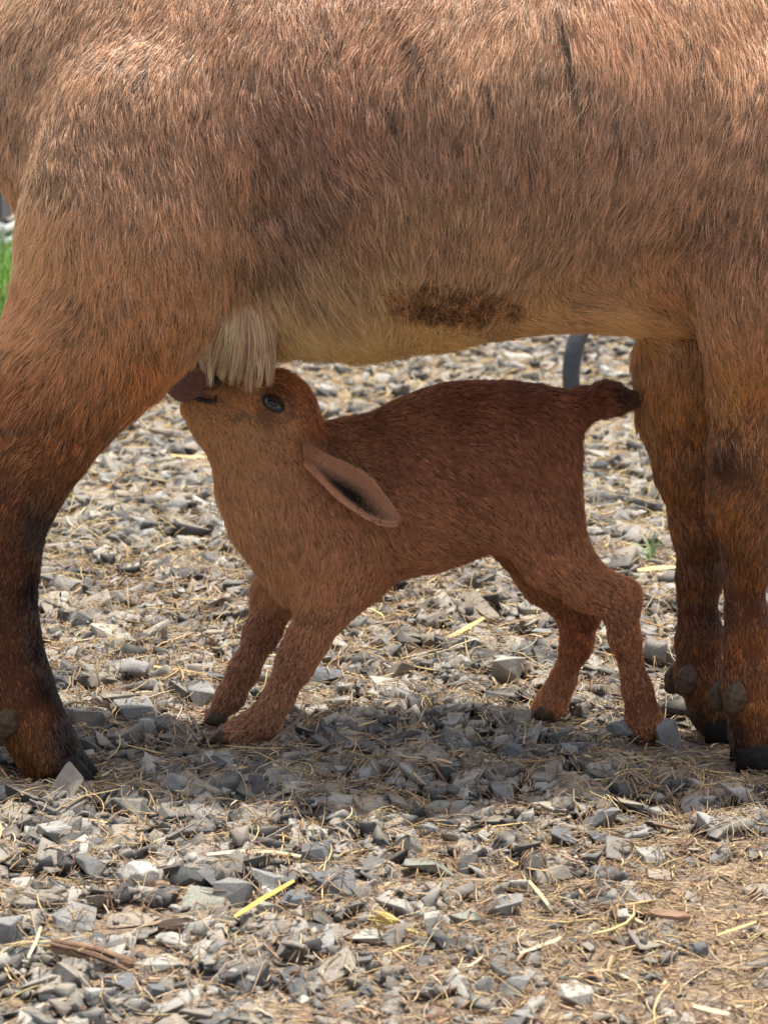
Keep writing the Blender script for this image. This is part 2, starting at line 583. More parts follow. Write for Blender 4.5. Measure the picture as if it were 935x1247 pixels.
def paint_skin(me, V, ctrl, dark=0.8):
    a = me.color_attributes.new('tint', 'FLOAT_COLOR', 'POINT')
    cc = np.ones((len(V), 4), np.float32)
    cc[:, :3] = idw(to_px(V), ctrl, 3) * dark
    a.data.foreach_set('color', cc.ravel())

def raycast(bvh, px, py):
    o = Vector((0, 0, CAM_H))
    d = (at(px, py, 2.0) - o).normalized()
    return bvh.ray_cast(o, d)

def bvh_of(V, Q):
    return BVHTree.FromPolygons([tuple(v) for v in V], [tuple(q) for q in Q.tolist()])

def hoof_mesh(L, W, H, seed):
    """one cloven toe: slanted horn wedge, toe towards +x"""
    bm = bmesh.new()
    prof = [(-0.42, 0.0), (0.62, 0.0), (0.50, 0.30), (0.18, 0.95), (-0.40, 0.75)]
    rows = []
    for wy, sc_ in ((-0.5, 0.78), (-0.28, 0.97), (0.0, 1.03), (0.28, 0.97), (0.5, 0.8)):
        rows.append([bm.verts.new((x * L * (sc_ if x > 0 else 1), wy * W * (1 - 0.45 * max(x, 0)), z * H * (0.9 + 0.1 * sc_))) for x, z in prof])
    for a, c_ in zip(rows[:-1], rows[1:]):
        for i in range(5):
            bm.faces.new((a[i], a[(i + 1) % 5], c_[(i + 1) % 5], c_[i]))
    bm.faces.new(rows[0][::-1]); bm.faces.new(rows[-1])
    bmesh.ops.recalc_face_normals(bm, faces=bm.faces)
    me = bpy.data.meshes.new('hoof')
    bm.to_mesh(me); bm.free()
    me.polygons.foreach_set('use_smooth', np.ones(len(me.polygons), bool))
    return me

def lump_mesh(name, rx, ry, rz, seed, amp=0.12, sub=3, ridges=0.0):
    bm = bmesh.new()
    bmesh.ops.create_icosphere(bm, subdivisions=sub, radius=1)
    P = np.array([v.co for v in bm.verts])
    d = 1 + amp * vnoise(P, 1.3, seed) + ridges * np.sin(P[:, 2] * 14)
    for v, k in zip(bm.verts, d):
        v.co = Vector((v.co.x * rx * k, v.co.y * ry * k, v.co.z * rz * k))
    me = bpy.data.meshes.new(name)
    bm.to_mesh(me); bm.free()
    me.polygons.foreach_set('use_smooth', np.ones(len(me.polygons), bool))
    return me

# ------------------------------------------------------------------ ground sheet
def gh(x, y):
    p = np.stack([np.asarray(x, float).ravel(), np.asarray(y, float).ravel(), np.zeros(np.size(x))], 1)
    return (0.004 * vnoise(p, 3.0, 21) + 0.002 * vnoise(p, 14, 22)).reshape(np.shape(x))

def axis_lines(c0, c1, step, far):
    a = list(np.arange(c0, c1, step))
    s, v = step, c1
    while v < far:
        s *= 1.35; v += s; a.append(v)
    s, v = step, c0
    while v > -far:
        s *= 1.35; v -= s; a.insert(0, v)
    return np.array(a)

gx, gy = axis_lines(-1.3, 1.3, 0.012, 60), axis_lines(1.2, 5.5, 0.012, 70)
GX, GY = np.meshgrid(gx, gy, indexing='ij')
fine = np.stack([GX.ravel(), GY.ravel(), np.zeros(GX.size)], 1)
GZ = gh(GX, GY) + (0.0018 * vnoise(fine, 60, 23)).reshape(GX.shape)
idg = np.arange(GX.size).reshape(GX.shape)
Q = np.stack([idg[:-1, :-1], idg[1:, :-1], idg[1:, 1:], idg[:-1, 1:]], -1).reshape(-1, 4)
ground = link('ground', mesh_np('ground', np.stack([GX, GY, GZ], -1).reshape(-1, 3), Q, True), M_DIRT)
tag(ground, kind='structure')

# ------------------------------------------------------------------ rocks
def rock_mesh(name, seed, size=(1, 0.8, 0.5), planes=11, sub=3, rough=0.012, round_=0.0):
    """a chipped stone: a ball cut back by random planes; unit size, scaled by size"""
    r = np.random.default_rng(seed)
    bm = bmesh.new()
    bmesh.ops.create_icosphere(bm, subdivisions=sub, radius=1)
    P = np.array([v.co for v in bm.verts])
    Nn = r.normal(0, 1, (planes, 3)); Nn /= np.linalg.norm(Nn, axis=1)[:, None]
    dd = r.uniform(0.34, 0.66, planes) + round_
    for _ in range(3):
        for nn, d in zip(Nn, dd):
            h = P @ nn - d
            P = P - np.maximum(h, 0)[:, None] * nn
    ext = np.abs(P).max(0)
    P = P / ext
    P += (vnoise(P, 2.5, seed) * rough)[:, None] * P
    P += (vnoise(P, 7, seed + 5) * rough * 0.6)[:, None] * P
    P *= np.array(size) * 0.5
    for v, p in zip(bm.verts, P):
        v.co = p
    me = bpy.data.meshes.new(name)
    bm.to_mesh(me); bm.free()
    if round_ > 0.2:
        me.polygons.foreach_set('use_smooth', np.ones(len(me.polygons), bool))
    return me

def tri_data(me):
    me.calc_loop_triangles()
    T = np.zeros(len(me.loop_triangles) * 3, np.int32); me.loop_triangles.foreach_get('vertices', T)
    V = np.zeros(len(me.vertices) * 3, np.float32); me.vertices.foreach_get('co', V)
    return V.reshape(-1, 3), T.reshape(-1, 3)

def hull_bm(seed, bev):
    """an angular broken stone: a skewed block with corners knocked off"""
    r = np.random.default_rng(seed)
    P = []
    for sx in (-1, 1):
        for sy in (-1, 1):
            for sz in (-1, 1):
                if r.random() < 0.16:
                    continue
                q = np.array([sx, sy, sz]) * (1 - r.random(3) ** 1.3 * np.array([0.75, 0.75, 0.7]))
                P.append(q)
                if r.random() < 0.35:
                    P.append(q * (1 - r.random(3) * 0.45))
    for _ in range(3):
        q = r.normal(0, 1, 3); P.append(q / np.linalg.norm(q) * r.uniform(0.7, 1.0))
    P = np.array(P)
    a = r.uniform(0, 1)
    P[:, 0] += P[:, 2] * r.uniform(-0.4, 0.4)
    bm = bmesh.new()
    for p in P:
        bm.verts.new(p)
    bmesh.ops.convex_hull(bm, input=bm.verts)
    for v in [v for v in bm.verts if not v.link_faces]:
        bm.verts.remove(v)
    bmesh.ops.dissolve_limit(bm, angle_limit=0.14, verts=bm.verts[:], edges=bm.edges[:])
    if bev:
        bmesh.ops.bevel(bm, geom=bm.edges[:], offset=bev, segments=1, affect='EDGES', clamp_overlap=True)
        bmesh.ops.triangulate(bm, faces=bm.faces[:])
        bmesh.ops.subdivide_edges(bm, edges=[e for e in bm.edges if e.calc_length() > 0.5], cuts=1)
        Q_ = np.array([v.co for v in bm.verts])
        d_ = vnoise(Q_, 2.2, seed) * 0.035
        for v, k_, q_ in zip(bm.verts, d_, Q_):
            v.co += Vector(q_) * float(k_)
    Q_ = np.array([v.co for v in bm.verts])
    c_ = (Q_.max(0) + Q_.min(0)) / 2; e_ = (Q_.max(0) - Q_.min(0))
    for v in bm.verts:
        v.co = Vector((np.array(v.co) - c_) / e_)
    return bm

def hull_proto(seed, bev=0.0):
    bm = hull_bm(seed, bev)
    me = bpy.data.meshes.new('t'); bm.to_mesh(me); bm.free()
    V, T = tri_data(me)
    bpy.data.meshes.remove(me)
    return V.copy(), T.copy()

def block_mesh(name, seed, size=(1, 1, 1), bev=0.05):
    bm = hull_bm(seed, bev)
    for v in bm.verts:
        v.co = Vector((v.co.x * size[0], v.co.y * size[1], v.co.z * size[2]))
    me = bpy.data.meshes.new(name); bm.to_mesh(me); bm.free()
    return me

big_protos = [block_mesh('stone', 100 + i, bev=0.06) for i in range(28)]
mid_protos = [hull_proto(300 + i, 0.05) for i in range(24)]
low_protos = [hull_proto(500 + i) for i in range(40)]
for i in range(10):
    m_ = rock_mesh('m', 700 + i, (1, 1, 1), planes=12, sub=1, rough=0.0, round_=0.25)
    low_protos.append(tri_data(m_)); bpy.data.meshes.remove(m_)

# named stones, measured on the photograph: centre x, bottom y, width, height(px), kind, label
HERO = [
    (171, 1090, 58, 46, 'white', 'rounded speckled off-white stone near the lower left', 0.30),
    (406, 1097, 58, 38, 'dark', 'sharp dark grey block right of the yellow straw blade', 0),
    (287, 1108, 52, 42, 'grey', 'blocky blue grey stone touching the left end of the yellow straw blade', 0),
    (385, 1057, 40, 34, 'dark', 'dark wedge-shaped stone at the right end of the pale straw stem', 0),
    (254, 1112, 64, 26, 'green', 'long greenish grey slab left of the blocky blue grey stone', 0),
    (362, 1110, 44, 24, 'dark', 'rough dark stone between the yellow straw blade and the sharp dark block', 0),
    (543, 1000, 56, 30, 'green', 'broad flat stone with a tan face in the shade below the kid', 0),
    (612, 982, 36, 30, 'grey', 'upright grey stone just right of the broad flat stone', 0),
    (756, 912, 40, 27, 'grey', 'rounded grey stone sitting on a slab before the kid\'s hind hoof', 0.15),
    (752, 924, 46, 12, 'dark', 'thin dark slab under the rounded stone by the kid\'s hind hoof', 0),
    (812, 914, 36, 46, 'grey', 'tall pointed grey stone behind the kid\'s hind hoof', 0),
    (788, 952, 40, 16, 'dark', 'flat black stone on the straw below the tall pointed stone', 0),
    (635, 936, 44, 36, 'dark', 'squarish dark stone in the straw below the kid\'s far hind leg', 0),
    (670, 946, 34, 26, 'grey', 'small egg-shaped grey stone right of the squarish dark stone', 0.15),
    (730, 1016, 44, 40, 'grey', 'pyramid-shaped blue grey stone on the brown litter', 0),
    (685, 1037, 34, 30, 'dark', 'dark cube-like stone left below the pyramid-shaped stone', 0),
    (727, 1034, 30, 20, 'dark', 'small black stone right under the pyramid-shaped stone', 0),
    (798, 1060, 46, 32, 'pale', 'cream wedge-shaped stone on the litter at the right', 0),
    (806, 1080, 38, 18, 'tan', 'brown flat stone below the cream wedge-shaped stone', 0),
    (611, 1124, 56, 32, 'grey', 'jagged stone with many facets left of centre on the brown litter', 0),
    (568, 1137, 38, 26, 'green', 'squat greenish stone left below the jagged stone', 0),
    (528, 1143, 28, 34, 'pale', 'upright thin shard beside the squat greenish stone', 0),
    (521, 1076, 66, 34, 'green', 'broad pale green slab with a rounded back in the lower middle', 0),
    (498, 1050, 34, 38, 'pale', 'tilted pale shard standing above the broad pale green slab', 0),
    (524, 1025, 36, 24, 'grey', 'tilted grey flake below the broad flat shaded stone', 0),
    (627, 1222, 52, 36, 'grey', 'large faceted stone near the bottom edge, right of its twin', 0),
    (592, 1224, 30, 40, 'pale', 'upright pale stone leaning on the large faceted stone', 0),
    (700, 1236, 42, 34, 'pale', 'light grey pyramid stone close to the bottom edge', 0),
    (637, 1254, 38, 26, 'grey', 'grey stone cut by the bottom edge of the photo', 0),
    (92, 1136, 58, 34, 'grey', 'large split stone above the pair of blocks at the left', 0),
    (60, 1166, 42, 32, 'green', 'left block of the pair under the large split stone', 0),
    (97, 1163, 36, 30, 'grey', 'right block of the pair under the large split stone', 0),
    (160, 1134, 62, 26, 'tan', 'flat pinkish tan slab below the rounded off-white stone', 0),
    (195, 1190, 62, 26, 'pale', 'light wedge slab right of the splintered bark', 0),
    (142, 1218, 56, 30, 'dark', 'ridged dark stone under the splintered bark', 0),
    (190, 1226, 28, 26, 'dark', 'small dark block right of the ridged dark stone', 0),
    (6, 1164, 44, 58, 'grey', 'grey boulder cut by the left edge of the photo', 0.1),
    (228, 1130, 26, 14, 'pale', 'small smooth pale blue grey pebble above the curled bark chip', 0.4),
    (828, 1168, 52, 20, 'dark', 'flat dark stone at the right with a round stone at its end', 0),
    (853, 1172, 24, 26, 'dark', 'round dark stone at the end of the flat dark stone', 0.3),
    (165, 886, 62, 38, 'grey', 'big angular stone between the goat\'s hind hoof and the kid', 0),
    (395, 836, 52, 30, 'dark', 'dark angular stone just behind the kid\'s near foreleg', 0),
    (255, 838, 38, 24, 'dark', 'dark diamond-shaped stone left of the kid\'s far foreleg', 0),
    (480, 850, 58, 26, 'pale', 'pale flat slab under the kid\'s belly', 0),
    (662, 786, 34, 26, 'grey', 'grey stone right behind the kid\'s hind knee', 0),
    (620, 838, 46, 48, 'pale', 'tilted pale slab left of the kid\'s far hind foot', 0),
    (626, 442, 40, 18, 'white', 'whitish block far back under the goat\'s belly', 0.1),
    (915, 1004, 48, 24, 'pale', 'smooth pale slab at the right edge beside the goat\'s near fore hoof', 0.1),
    (842, 1060, 30, 16, 'grey', 'small grey flake right of the cream wedge-shaped stone', 0),
    (445, 1158, 40, 24, 'pale', 'light flat stone left of the straw seed head', 0),
]
heroes = []      # x, y, radius
HM = {}          # height map of what lies on the ground
HX0, HY0, HS = -1.5, 1.3, 0.004
HW, HH = int(3.0 / HS), int(5.0 / HS)
hmap = np.zeros((HW, HH), np.float32)
hmap_hero = []

def stamp(x, y, rx, ry, top, base=None):
    i0, i1 = int((x - rx - HX0) / HS), int((x + rx - HX0) / HS) + 2
    j0, j1 = int((y - ry - HY0) / HS), int((y + ry - HY0) / HS) + 2
    if i0 < 0 or j0 < 0 or i1 >= HW or j1 >= HH:
        return 0.0
    sub = hmap[i0:i1, j0:j1]
    a = (np.arange(i0, i1) * HS + HX0 - x) / rx
    b = (np.arange(j0, j1) * HS + HY0 - y) / ry
    m = (a[:, None] ** 2 + b[None] ** 2)
    inside = m < 1
    if not inside.any():
        return 0.0
    if base is None:
        base = float(sub[inside].mean())
    z = base + top * np.sqrt(np.clip(1 - m, 0, 1))
    np.maximum(sub, np.where(inside, z, 0), out=sub)
    return base

k = 0
for (hx, hy, wpx, hpx, kind, label, rd) in HERO:
    Y = ground_y(hy) + 0.008
    s = 1.0 / ppm(Y)
    W = wpx * s
    Hh = max(0.45 * hpx * s, hpx * s - 0.26 * W * 0.7)
    Dp = W * random.uniform(0.65, 0.85)
    me = rock_mesh('stone', 900 + k * 7, (W, Dp, Hh), planes=14, sub=4, rough=0.03, round_=rd) if rd > 0.12 else block_mesh('stone', 900 + k * 7, (W, Dp, Hh), 0.05)
    g = at(hx, hy, Y)
    Yc = Y + Dp * 0.32
    xc = g.x * Yc / Y
    o = link('stone', me, SM[kind])
    o.location = (xc, Yc, float(gh(xc, Yc)) + Hh * 0.40 + (0.010 if 'sitting on a slab' in label else 0))
    o.rotation_euler = (random.uniform(-0.12, 0.12), random.uniform(-0.12, 0.12), random.uniform(-0.3, 0.3))
    tag(o, label, 'stone', 'distinct stones lying among the gravel')
    heroes.append((xc, Yc, W * 0.5))
    stamp(xc, Yc, W / 2, Dp / 2, Hh * 0.85, 0.0)
    k += 1
heroes = np.array(heroes)

FEET = [at(75, 945, 2.035), at(900, 930, 2.08), at(865, 895, 2.16), at(285, 900, 2.15), at(265, 880, 2.21), at(782, 900, 2.155), at(668, 872, 2.23), at(110, 945, 2.03)]
for f_ in FEET:
    stamp(f_.x, f_.y, 0.03, 0.03, 0.0)

def rich(x, y):
    """how much of the ground is gravel (1) rather than litter"""
    p = np.stack([x, y, np.zeros_like(x)], 1)
    nn = vnoise(p, 5.0, 31)
    v = 0.95 + 0.25 * nn
    near = np.clip((2.02 - y) / 0.25, 0, 1)
    right = np.clip((x + 0.16) / 0.2, 0, 1)
    v -= near * (0.30 + 0.40 * right)
    v -= np.clip((y - 3.2) / 1.2, 0, 1) * 0.35
    v -= np.clip((x - 0.15) / 0.1, 0, 1) * np.clip((2.3 - y) / 0.3, 0, 1) * 0.15
    return np.clip(v, 0.05, 1.1)

# candidate stones: sizes in metres along the long side
cand = []
def half_w(y):
    return 0.1 + (y * CT + 0.13) * 0.169 + 0.12
for (n, lo, hi, y0, y1) in ((3000, 0.026, 0.052, 1.38, 3.6), (2600, 0.030, 0.052, 3.0, 6.2), (1500, 0.018, 0.044, 1.38, 2.05), (5600, 0.012, 0.026, 1.38, 3.0), (5600, 0.016, 0.034, 2.6, 6.2), (9500, 0.004, 0.011, 1.38, 2.6)):
    yy = rng.uniform(y0, y1, n * 2) if y1 - y0 < 2.4 else y0 + (y1 - y0) * rng.power(1.35, n * 2)
    xx = rng.uniform(-1, 1, n * 2) * half_w(yy)
    ok = rng.random(n * 2) < rich(xx, yy)
    xx, yy = xx[ok][:n], yy[ok][:n]
    u = rng.random(len(xx)) ** 1.8
    cand += list(zip(xx, yy, (lo + (hi - lo) * u) * np.where(hi > 0.02, np.clip(0.72 + (yy - 1.5) * 0.6, 0.68, 1), 1)))
yo = rng.uniform(0.9, 7.5, 20000); xo = rng.uniform(-2.0, 2.0, 20000)
ko = (np.abs(xo) > half_w(yo)) | (yo < 1.38) | (yo > 6.2)
cand += list(zip(xo[ko], yo[ko], (0.014 + 0.038 * rng.random(20000) ** 1.8)[ko]))
cand = np.array(cand)
if len(heroes):
    d = np.sqrt((cand[:, None, 0] - heroes[None, :, 0]) ** 2 + (cand[:, None, 1] - heroes[None, :, 1]) ** 2) - heroes[None, :, 2] * 0.95 - cand[:, None, 2] * 0.4
    cand = cand[(d > 0).all(1) | (cand[:, 2] < 0.006)]
for q_, f_ in enumerate(FEET):
    rr_ = 0.046 if q_ in (0, 1, 2, 7) else 0.028
    d = np.hypot(cand[:, 0] - f_.x, (cand[:, 1] - f_.y + 0.016) * 0.8)
    cand = cand[(d > rr_ + cand[:, 2] * 0.4) | (cand[:, 2] < 0.008)]
order = np.argsort(-cand[:, 2] + rng.normal(0, 0.006, len(cand)))
cand = cand[order]
# image size decides which are built one by one
pxy = to_px(np.stack([cand[:, 0], cand[:, 1], np.full(len(cand), 0.01)], 1))
scr = cand[:, 2] * F_PX / (cand[:, 1] * CT + 0.13)
def hidden(p):
    x, y = p[:, 0], p[:, 1]
    h = (y < 425) | (x < -5) | (x > 940) | (y > 1262)
    h |= (x < 40) & (y < 950)
    h |= (x > 245) & (x < 715) & (y > 480) & (y < 690) & (x - 245 > (y - 520) * 0.35)
    h |= (x > 815) & (y < 905)
    h |= (x < 300 - (y - 330) * 1.0) & (y < 620)
    return h
vis = ~hidden(pxy)
score = np.where(vis, scr, 0)
single = np.zeros(len(cand), bool)
single[np.argsort(-score)[:246]] = True

vm, tm, tone_m, off = [], [], [], 0
def rotmat(n):
    yaw = rng.uniform(0, 6.283, n); tx = rng.normal(0, 0.28, n); ty = rng.normal(0, 0.28, n)
    cz, sz, cx, sx, cy, sy = np.cos(yaw), np.sin(yaw), np.cos(tx), np.sin(tx), np.cos(ty), np.sin(ty)
    R = np.zeros((n, 3, 3))
    Rz = np.zeros((n, 3, 3)); Rz[:, 0, 0] = cz; Rz[:, 0, 1] = -sz; Rz[:, 1, 0] = sz; Rz[:, 1, 1] = cz; Rz[:, 2, 2] = 1
    Rx = np.zeros((n, 3, 3)); Rx[:, 0, 0] = 1; Rx[:, 1, 1] = cx; Rx[:, 1, 2] = -sx; Rx[:, 2, 1] = sx; Rx[:, 2, 2] = cx
    Ry = np.zeros((n, 3, 3)); Ry[:, 1, 1] = 1; Ry[:, 0, 0] = cy; Ry[:, 0, 2] = sy; Ry[:, 2, 0] = -sy; Ry[:, 2, 2] = cy
    return Rx @ Ry @ Rz
RM = rotmat(len(cand))
G = gh(cand[:, 0], cand[:, 1])
for i, (x, y, s) in enumerate(cand):
    w_, d_, h_ = s, s * random.uniform(0.6, 0.9), s * random.uniform(0.22, 0.58)
    base = stamp(x, y, w_ * 0.45, d_ * 0.45, h_ * 0.8)
    base = min(base, 0.016)
    z = G[i] + base * 0.75 + h_ * 0.30
    Sz = np.array([w_, d_, h_])
    if single[i]:
        o = bpy.data.objects.new('stone', big_protos[random.randrange(28)])
        R4 = Matrix([[*(RM[i][r] * 1.0)] for r in range(3)]).to_4x4()
        o.matrix_world = Matrix.Translation((x, y, z)) @ R4 @ Matrix.Diagonal((*Sz, 1))
        if not o.data.materials:
            o.data.materials.append(M_STONE)
        col.objects.link(o)
        o.parent = ground
        continue
    V, T = (mid_protos[random.randrange(24)] if (s > 0.013 and scr[i] > 9 and vis[i]) else low_protos[random.randrange(50)])
    P = (V * Sz) @ RM[i].T + (x, y, z)
    vm.append(P); tm.append(T + off); off += len(V)
    tone_m.append(np.full(len(T), rng.random()))
gm = mesh_np('gravel', np.concatenate(vm), np.concatenate(tm))
ta = gm.attributes.new('tone', 'FLOAT', 'FACE')
ta.data.foreach_set('value', np.concatenate(tone_m).astype(np.float32))
gravel = link('gravel', gm, M_STONE_MASS, ground)
tag(gravel, kind='stuff')
print('gravel tris', len(gm.polygons), 'stones', len(cand))

# ------------------------------------------------------------------ straw and litter
def hm_at(x, y):
    i = np.clip(((x - HX0) / HS).astype(int), 0, HW - 1); j = np.clip(((y - HY0) / HS).astype(int), 0, HH - 1)
    return hmap[i, j]

def ribbons(n, lmin, lmax, wmin, wmax, colors, y0, y1, dens, seg=4, bend=0.5, name='straw_litter', lift=0.0015, stand=0.08):
    yy = y0 + (y1 - y0) * rng.power(1.25, n * 4)
    xx = rng.uniform(-1, 1, n * 4) * half_w(yy)
    ok = rng.random(n * 4) < dens(xx, yy)
    xx, yy = xx[ok][:n], yy[ok][:n]
    n = len(xx)
    L = lmin + (lmax - lmin) * rng.random(n) ** 2.0
    W = rng.uniform(wmin, wmax, n)
    a = rng.uniform(0, 6.283, n)
    curv = rng.normal(0, bend, n) / 1.0
    tilt = np.abs(rng.normal(0, stand, n))
    pts = np.zeros((n, seg + 1, 3))
    for k in range(seg + 1):
        s = k / seg - 0.5
        ang = a + curv * s
        pts[:, k, 0] = xx + np.cos(ang) * L * s
        pts[:, k, 1] = yy + np.sin(ang) * L * s
    z = hm_at(pts[..., 0].ravel(), pts[..., 1].ravel()).reshape(n, seg + 1)
    z = np.minimum(z, 0.026)
    # a stiff stem bridges from one high point to the next
    zl = z[:, :1] + (z[:, -1:] - z[:, :1]) * np.linspace(0, 1, seg + 1)[None]
    zm = np.maximum(zl, 0.4 * z + 0.6 * zl)
    zm = np.minimum(zm, z.max(1)[:, None])
    pts[..., 2] = zm + lift + gh(xx, yy)[:, None] + tilt[:, None] * L[:, None] * np.linspace(0, 1, seg + 1)[None] + rng.random(n)[:, None] * 0.003
    tv = np.stack([-np.sin(a), np.cos(a), rng.normal(0, 0.5, n)], 1)
    tv /= np.linalg.norm(tv, axis=1)[:, None]
    up = np.array([0, 0, 1.0])
    wd = W[:, None] * np.concatenate([[0.6], np.ones(seg - 1), [0.35]])[None]
    A = pts + tv[:, None] * wd[..., None] * 0.5
    B = pts - tv[:, None] * wd[..., None] * 0.5
    Cc = pts + up * (wd * 0.35)[..., None]       # raised midrib gives the blade a body
    V = np.stack([A, Cc, B], 2).reshape(n, -1, 3)
    fs = []
    for k in range(seg):
        b0 = k * 3
        fs += [(b0, b0 + 1, b0 + 4, b0 + 3), (b0 + 1, b0 + 2, b0 + 5, b0 + 4), (b0 + 2, b0, b0 + 3, b0 + 5)]
    fs = np.array(fs)
    nv = (seg + 1) * 3
    Fc = (fs[None] + (np.arange(n) * nv)[:, None, None]).reshape(-1, 4)
    me = mesh_np(name, V.reshape(-1, 3), Fc)
    ca = me.color_attributes.new('tint', 'FLOAT_COLOR', 'POINT')
    cs = np.array(colors)[rng.integers(0, len(colors), n)] * rng.uniform(0.5, 1.2, n)[:, None]
    cc = np.ones((n * nv, 4), np.float32); cc[:, :3] = np.repeat(cs, nv, 0)
    ca.data.foreach_set('color', cc.ravel())
    o = link(name, me, M_STRAW, ground)
    tag(o, kind='stuff')
    return o

GOLD = [(0.62, 0.47, 0.24), (0.55, 0.38, 0.17), (0.70, 0.58, 0.36), (0.48, 0.30, 0.13), (0.66, 0.50, 0.22)]
BROWN = [(0.40, 0.26, 0.15), (0.30, 0.175, 0.10), (0.50, 0.35, 0.21), (0.58, 0.45, 0.30), (0.20, 0.12, 0.075)]
def d_gold(x, y):
    p = np.stack([x, y, 0 * x], 1)
    return np.clip(0.30 + 0.38 * vnoise(p, 6, 41) + 0.55 * np.clip((y - 2.3) / 0.9, 0, 1) - 0.12 * (y < 2.0), 0.03, 1)
def d_brown(x, y):
    p = np.stack([x, y, 0 * x], 1)
    return np.clip(0.45 + 0.35 * vnoise(p, 7, 42) + 0.5 * np.clip((2.1 - y) / 0.2, 0, 1) * np.clip((x + 0.2) / 0.3, 0, 1), 0.05, 1)
ribbons(6500, 0.015, 0.085, 0.0012, 0.0034, GOLD, 1.4, 6.0, d_gold, bend=0.5, name='straw')
ribbons(34000, 0.008, 0.045, 0.0007, 0.0018, GOLD + BROWN[2:4], 1.4, 5.0, d_gold, bend=0.5, name='fine_straw')
ribbons(52000, 0.004, 0.030, 0.0005, 0.0013, BROWN + BROWN + GOLD[:2], 1.38, 3.0, d_brown, bend=0.4, name='fine_litter')
ribbons(2200, 0.006, 0.022, 0.002, 0.005, BROWN, 1.38, 3.2, d_brown, bend=0.2, name='bark_litter')

# ------------------------------------------------------------------ single straws, chips, twigs
def blade(label, cat, pts, wpx, mat, name='straw', z0=0.010, group=None, hump=0.0):
    """a single folded blade through measured ground points"""
    P = []
    n = len(pts)
    for i, (a, b_) in enumerate(pts):
        Y = ground_y(b_)
        g = at(a, b_, Y)
        zz = z0 + hump * math.sin(math.pi * i / max(n - 1, 1))
        # keep the measured place while it is raised off the ground
        sft = (CAM_H - zz) / CAM_H
        P.append(Vector((g.x * sft, g.y * sft, zz)))
    # refine
    Pr = []
    for i in range(n - 1):
        for s in range(4):
            Pr.append(P[i].lerp(P[i + 1], s / 4))
    Pr.append(P[-1])
    base = Pr[0].copy()
    V, Fc = [], []
    m = len(Pr)
    for i, p in enumerate(Pr):
        tg = (Pr[min(i + 1, m - 1)] - Pr[max(i - 1, 0)]).normalized()
        sd_ = tg.cross(Vector((0, 0, 1))).normalized()
        w_ = wpx / ppm(p.y) * (0.55 + 0.45 * math.sin(math.pi * (0.12 + 0.8 * i / (m - 1))))
        q = p - base
        V += [q + sd_ * w_ * 0.5 - Vector((0, 0, w_ * 0.2)), q + Vector((0, 0, w_ * 0.25)), q - sd_ * w_ * 0.5 - Vector((0, 0, w_ * 0.2)), q - Vector((0, 0, w_ * 0.1))]
    for i in range(m - 1):
        for k in range(4):
            a, b_ = i * 4 + k, i * 4 + (k + 1) % 4
            Fc.append((a, b_, b_ + 4, a + 4))
    Fc += [(0, 1, 2, 3), tuple((m - 1) * 4 + k for k in (3, 2, 1, 0))]
    me = mesh_np(name, np.array([tuple(v) for v in V]), Fc)
    o = link(name, me, mat)
    o.location = base
    return tag(o, label, cat, group)

SG = 'single straws lying on the gravel'
blade('bright yellow straw blade leaning on the blocky blue grey stone', 'straw', [(284, 1116), (318, 1094), (357, 1072)], 9, M_YELLOW, z0=0.022, group=SG)
blade('long pale straw stem lying level behind the yellow straw blade', 'straw', [(252, 1040), (290, 1036), (330, 1036), (367, 1042)], 7, M_CREAM, z0=0.022, group=SG)
blade('short yellow straw near the shaded gravel below the goat\'s hind hoof', 'straw', [(95, 996), (112, 998), (131, 1001)], 5, M_GOLD, z0=0.02, group=SG)
blade('golden straw lying flat behind the kid\'s far foreleg', 'straw', [(188, 811), (215, 815), (252, 821)], 6, M_GOLD, z0=0.02, group=SG)
blade('thin level straw left of the kid\'s throat', 'straw', [(208, 554), (232, 556), (262, 556)], 6, M_GOLD, z0=0.02, group=SG)
blade('pale forked straw in the litter right of centre', 'straw', [(644, 1072), (658, 1088), (668, 1102)], 6, M_CREAM, z0=0.012, group=SG)
blade('pale straw lying across the litter below the forked straw', 'straw', [(632, 1160), (656, 1152), (682, 1141)], 6, M_CREAM, z0=0.012, group=SG)
blade('broad cream straw at the bottom right edge', 'straw', [(844, 1224), (868, 1230), (888, 1234)], 9, M_CREAM, z0=0.012, group=SG)
blade('golden stem in the litter near the right edge', 'straw', [(872, 1138), (896, 1130), (920, 1122)], 5, M_GOLD, z0=0.012, group=SG)
blade('orange straw under the kid\'s belly', 'straw', [(534, 782), (560, 768), (588, 752)], 8, M_GOLD, z0=0.018, group=SG)
blade('broad orange straw ending at the goat\'s far foreleg', 'straw', [(775, 694), (800, 691), (822, 690)], 9, M_GOLD, z0=0.02, group=SG)
blade('pale straw sliver at the left below the white stone', 'straw', [(34, 1166), (44, 1146), (50, 1128)], 5, M_CREAM, z0=0.02, group=SG)
blade('fallen straw in front of the goat\'s hind hoof', 'straw', [(42, 958), (56, 949), (70, 955), (74, 966)], 3, M_CREAM, z0=0.01, group=SG, hump=0.008)
blade('dark curved twig standing up behind the yellow straw blade', 'twig', [(298, 1060), (308, 1054), (320, 1046), (322, 1030)], 5, M_DARKWOOD, name='twig', z0=0.014)
blade('brown twig crossing the stones behind the kid\'s near forefoot', 'twig', [(330, 902), (345, 890), (362, 878)], 5, M_BARK, name='twig', z0=0.014)
blade('long thin brown twig in the litter above the bright stones', 'twig', [(470, 1095), (505, 1088), (545, 1084)], 4, M_BARK, name='twig', z0=0.012)

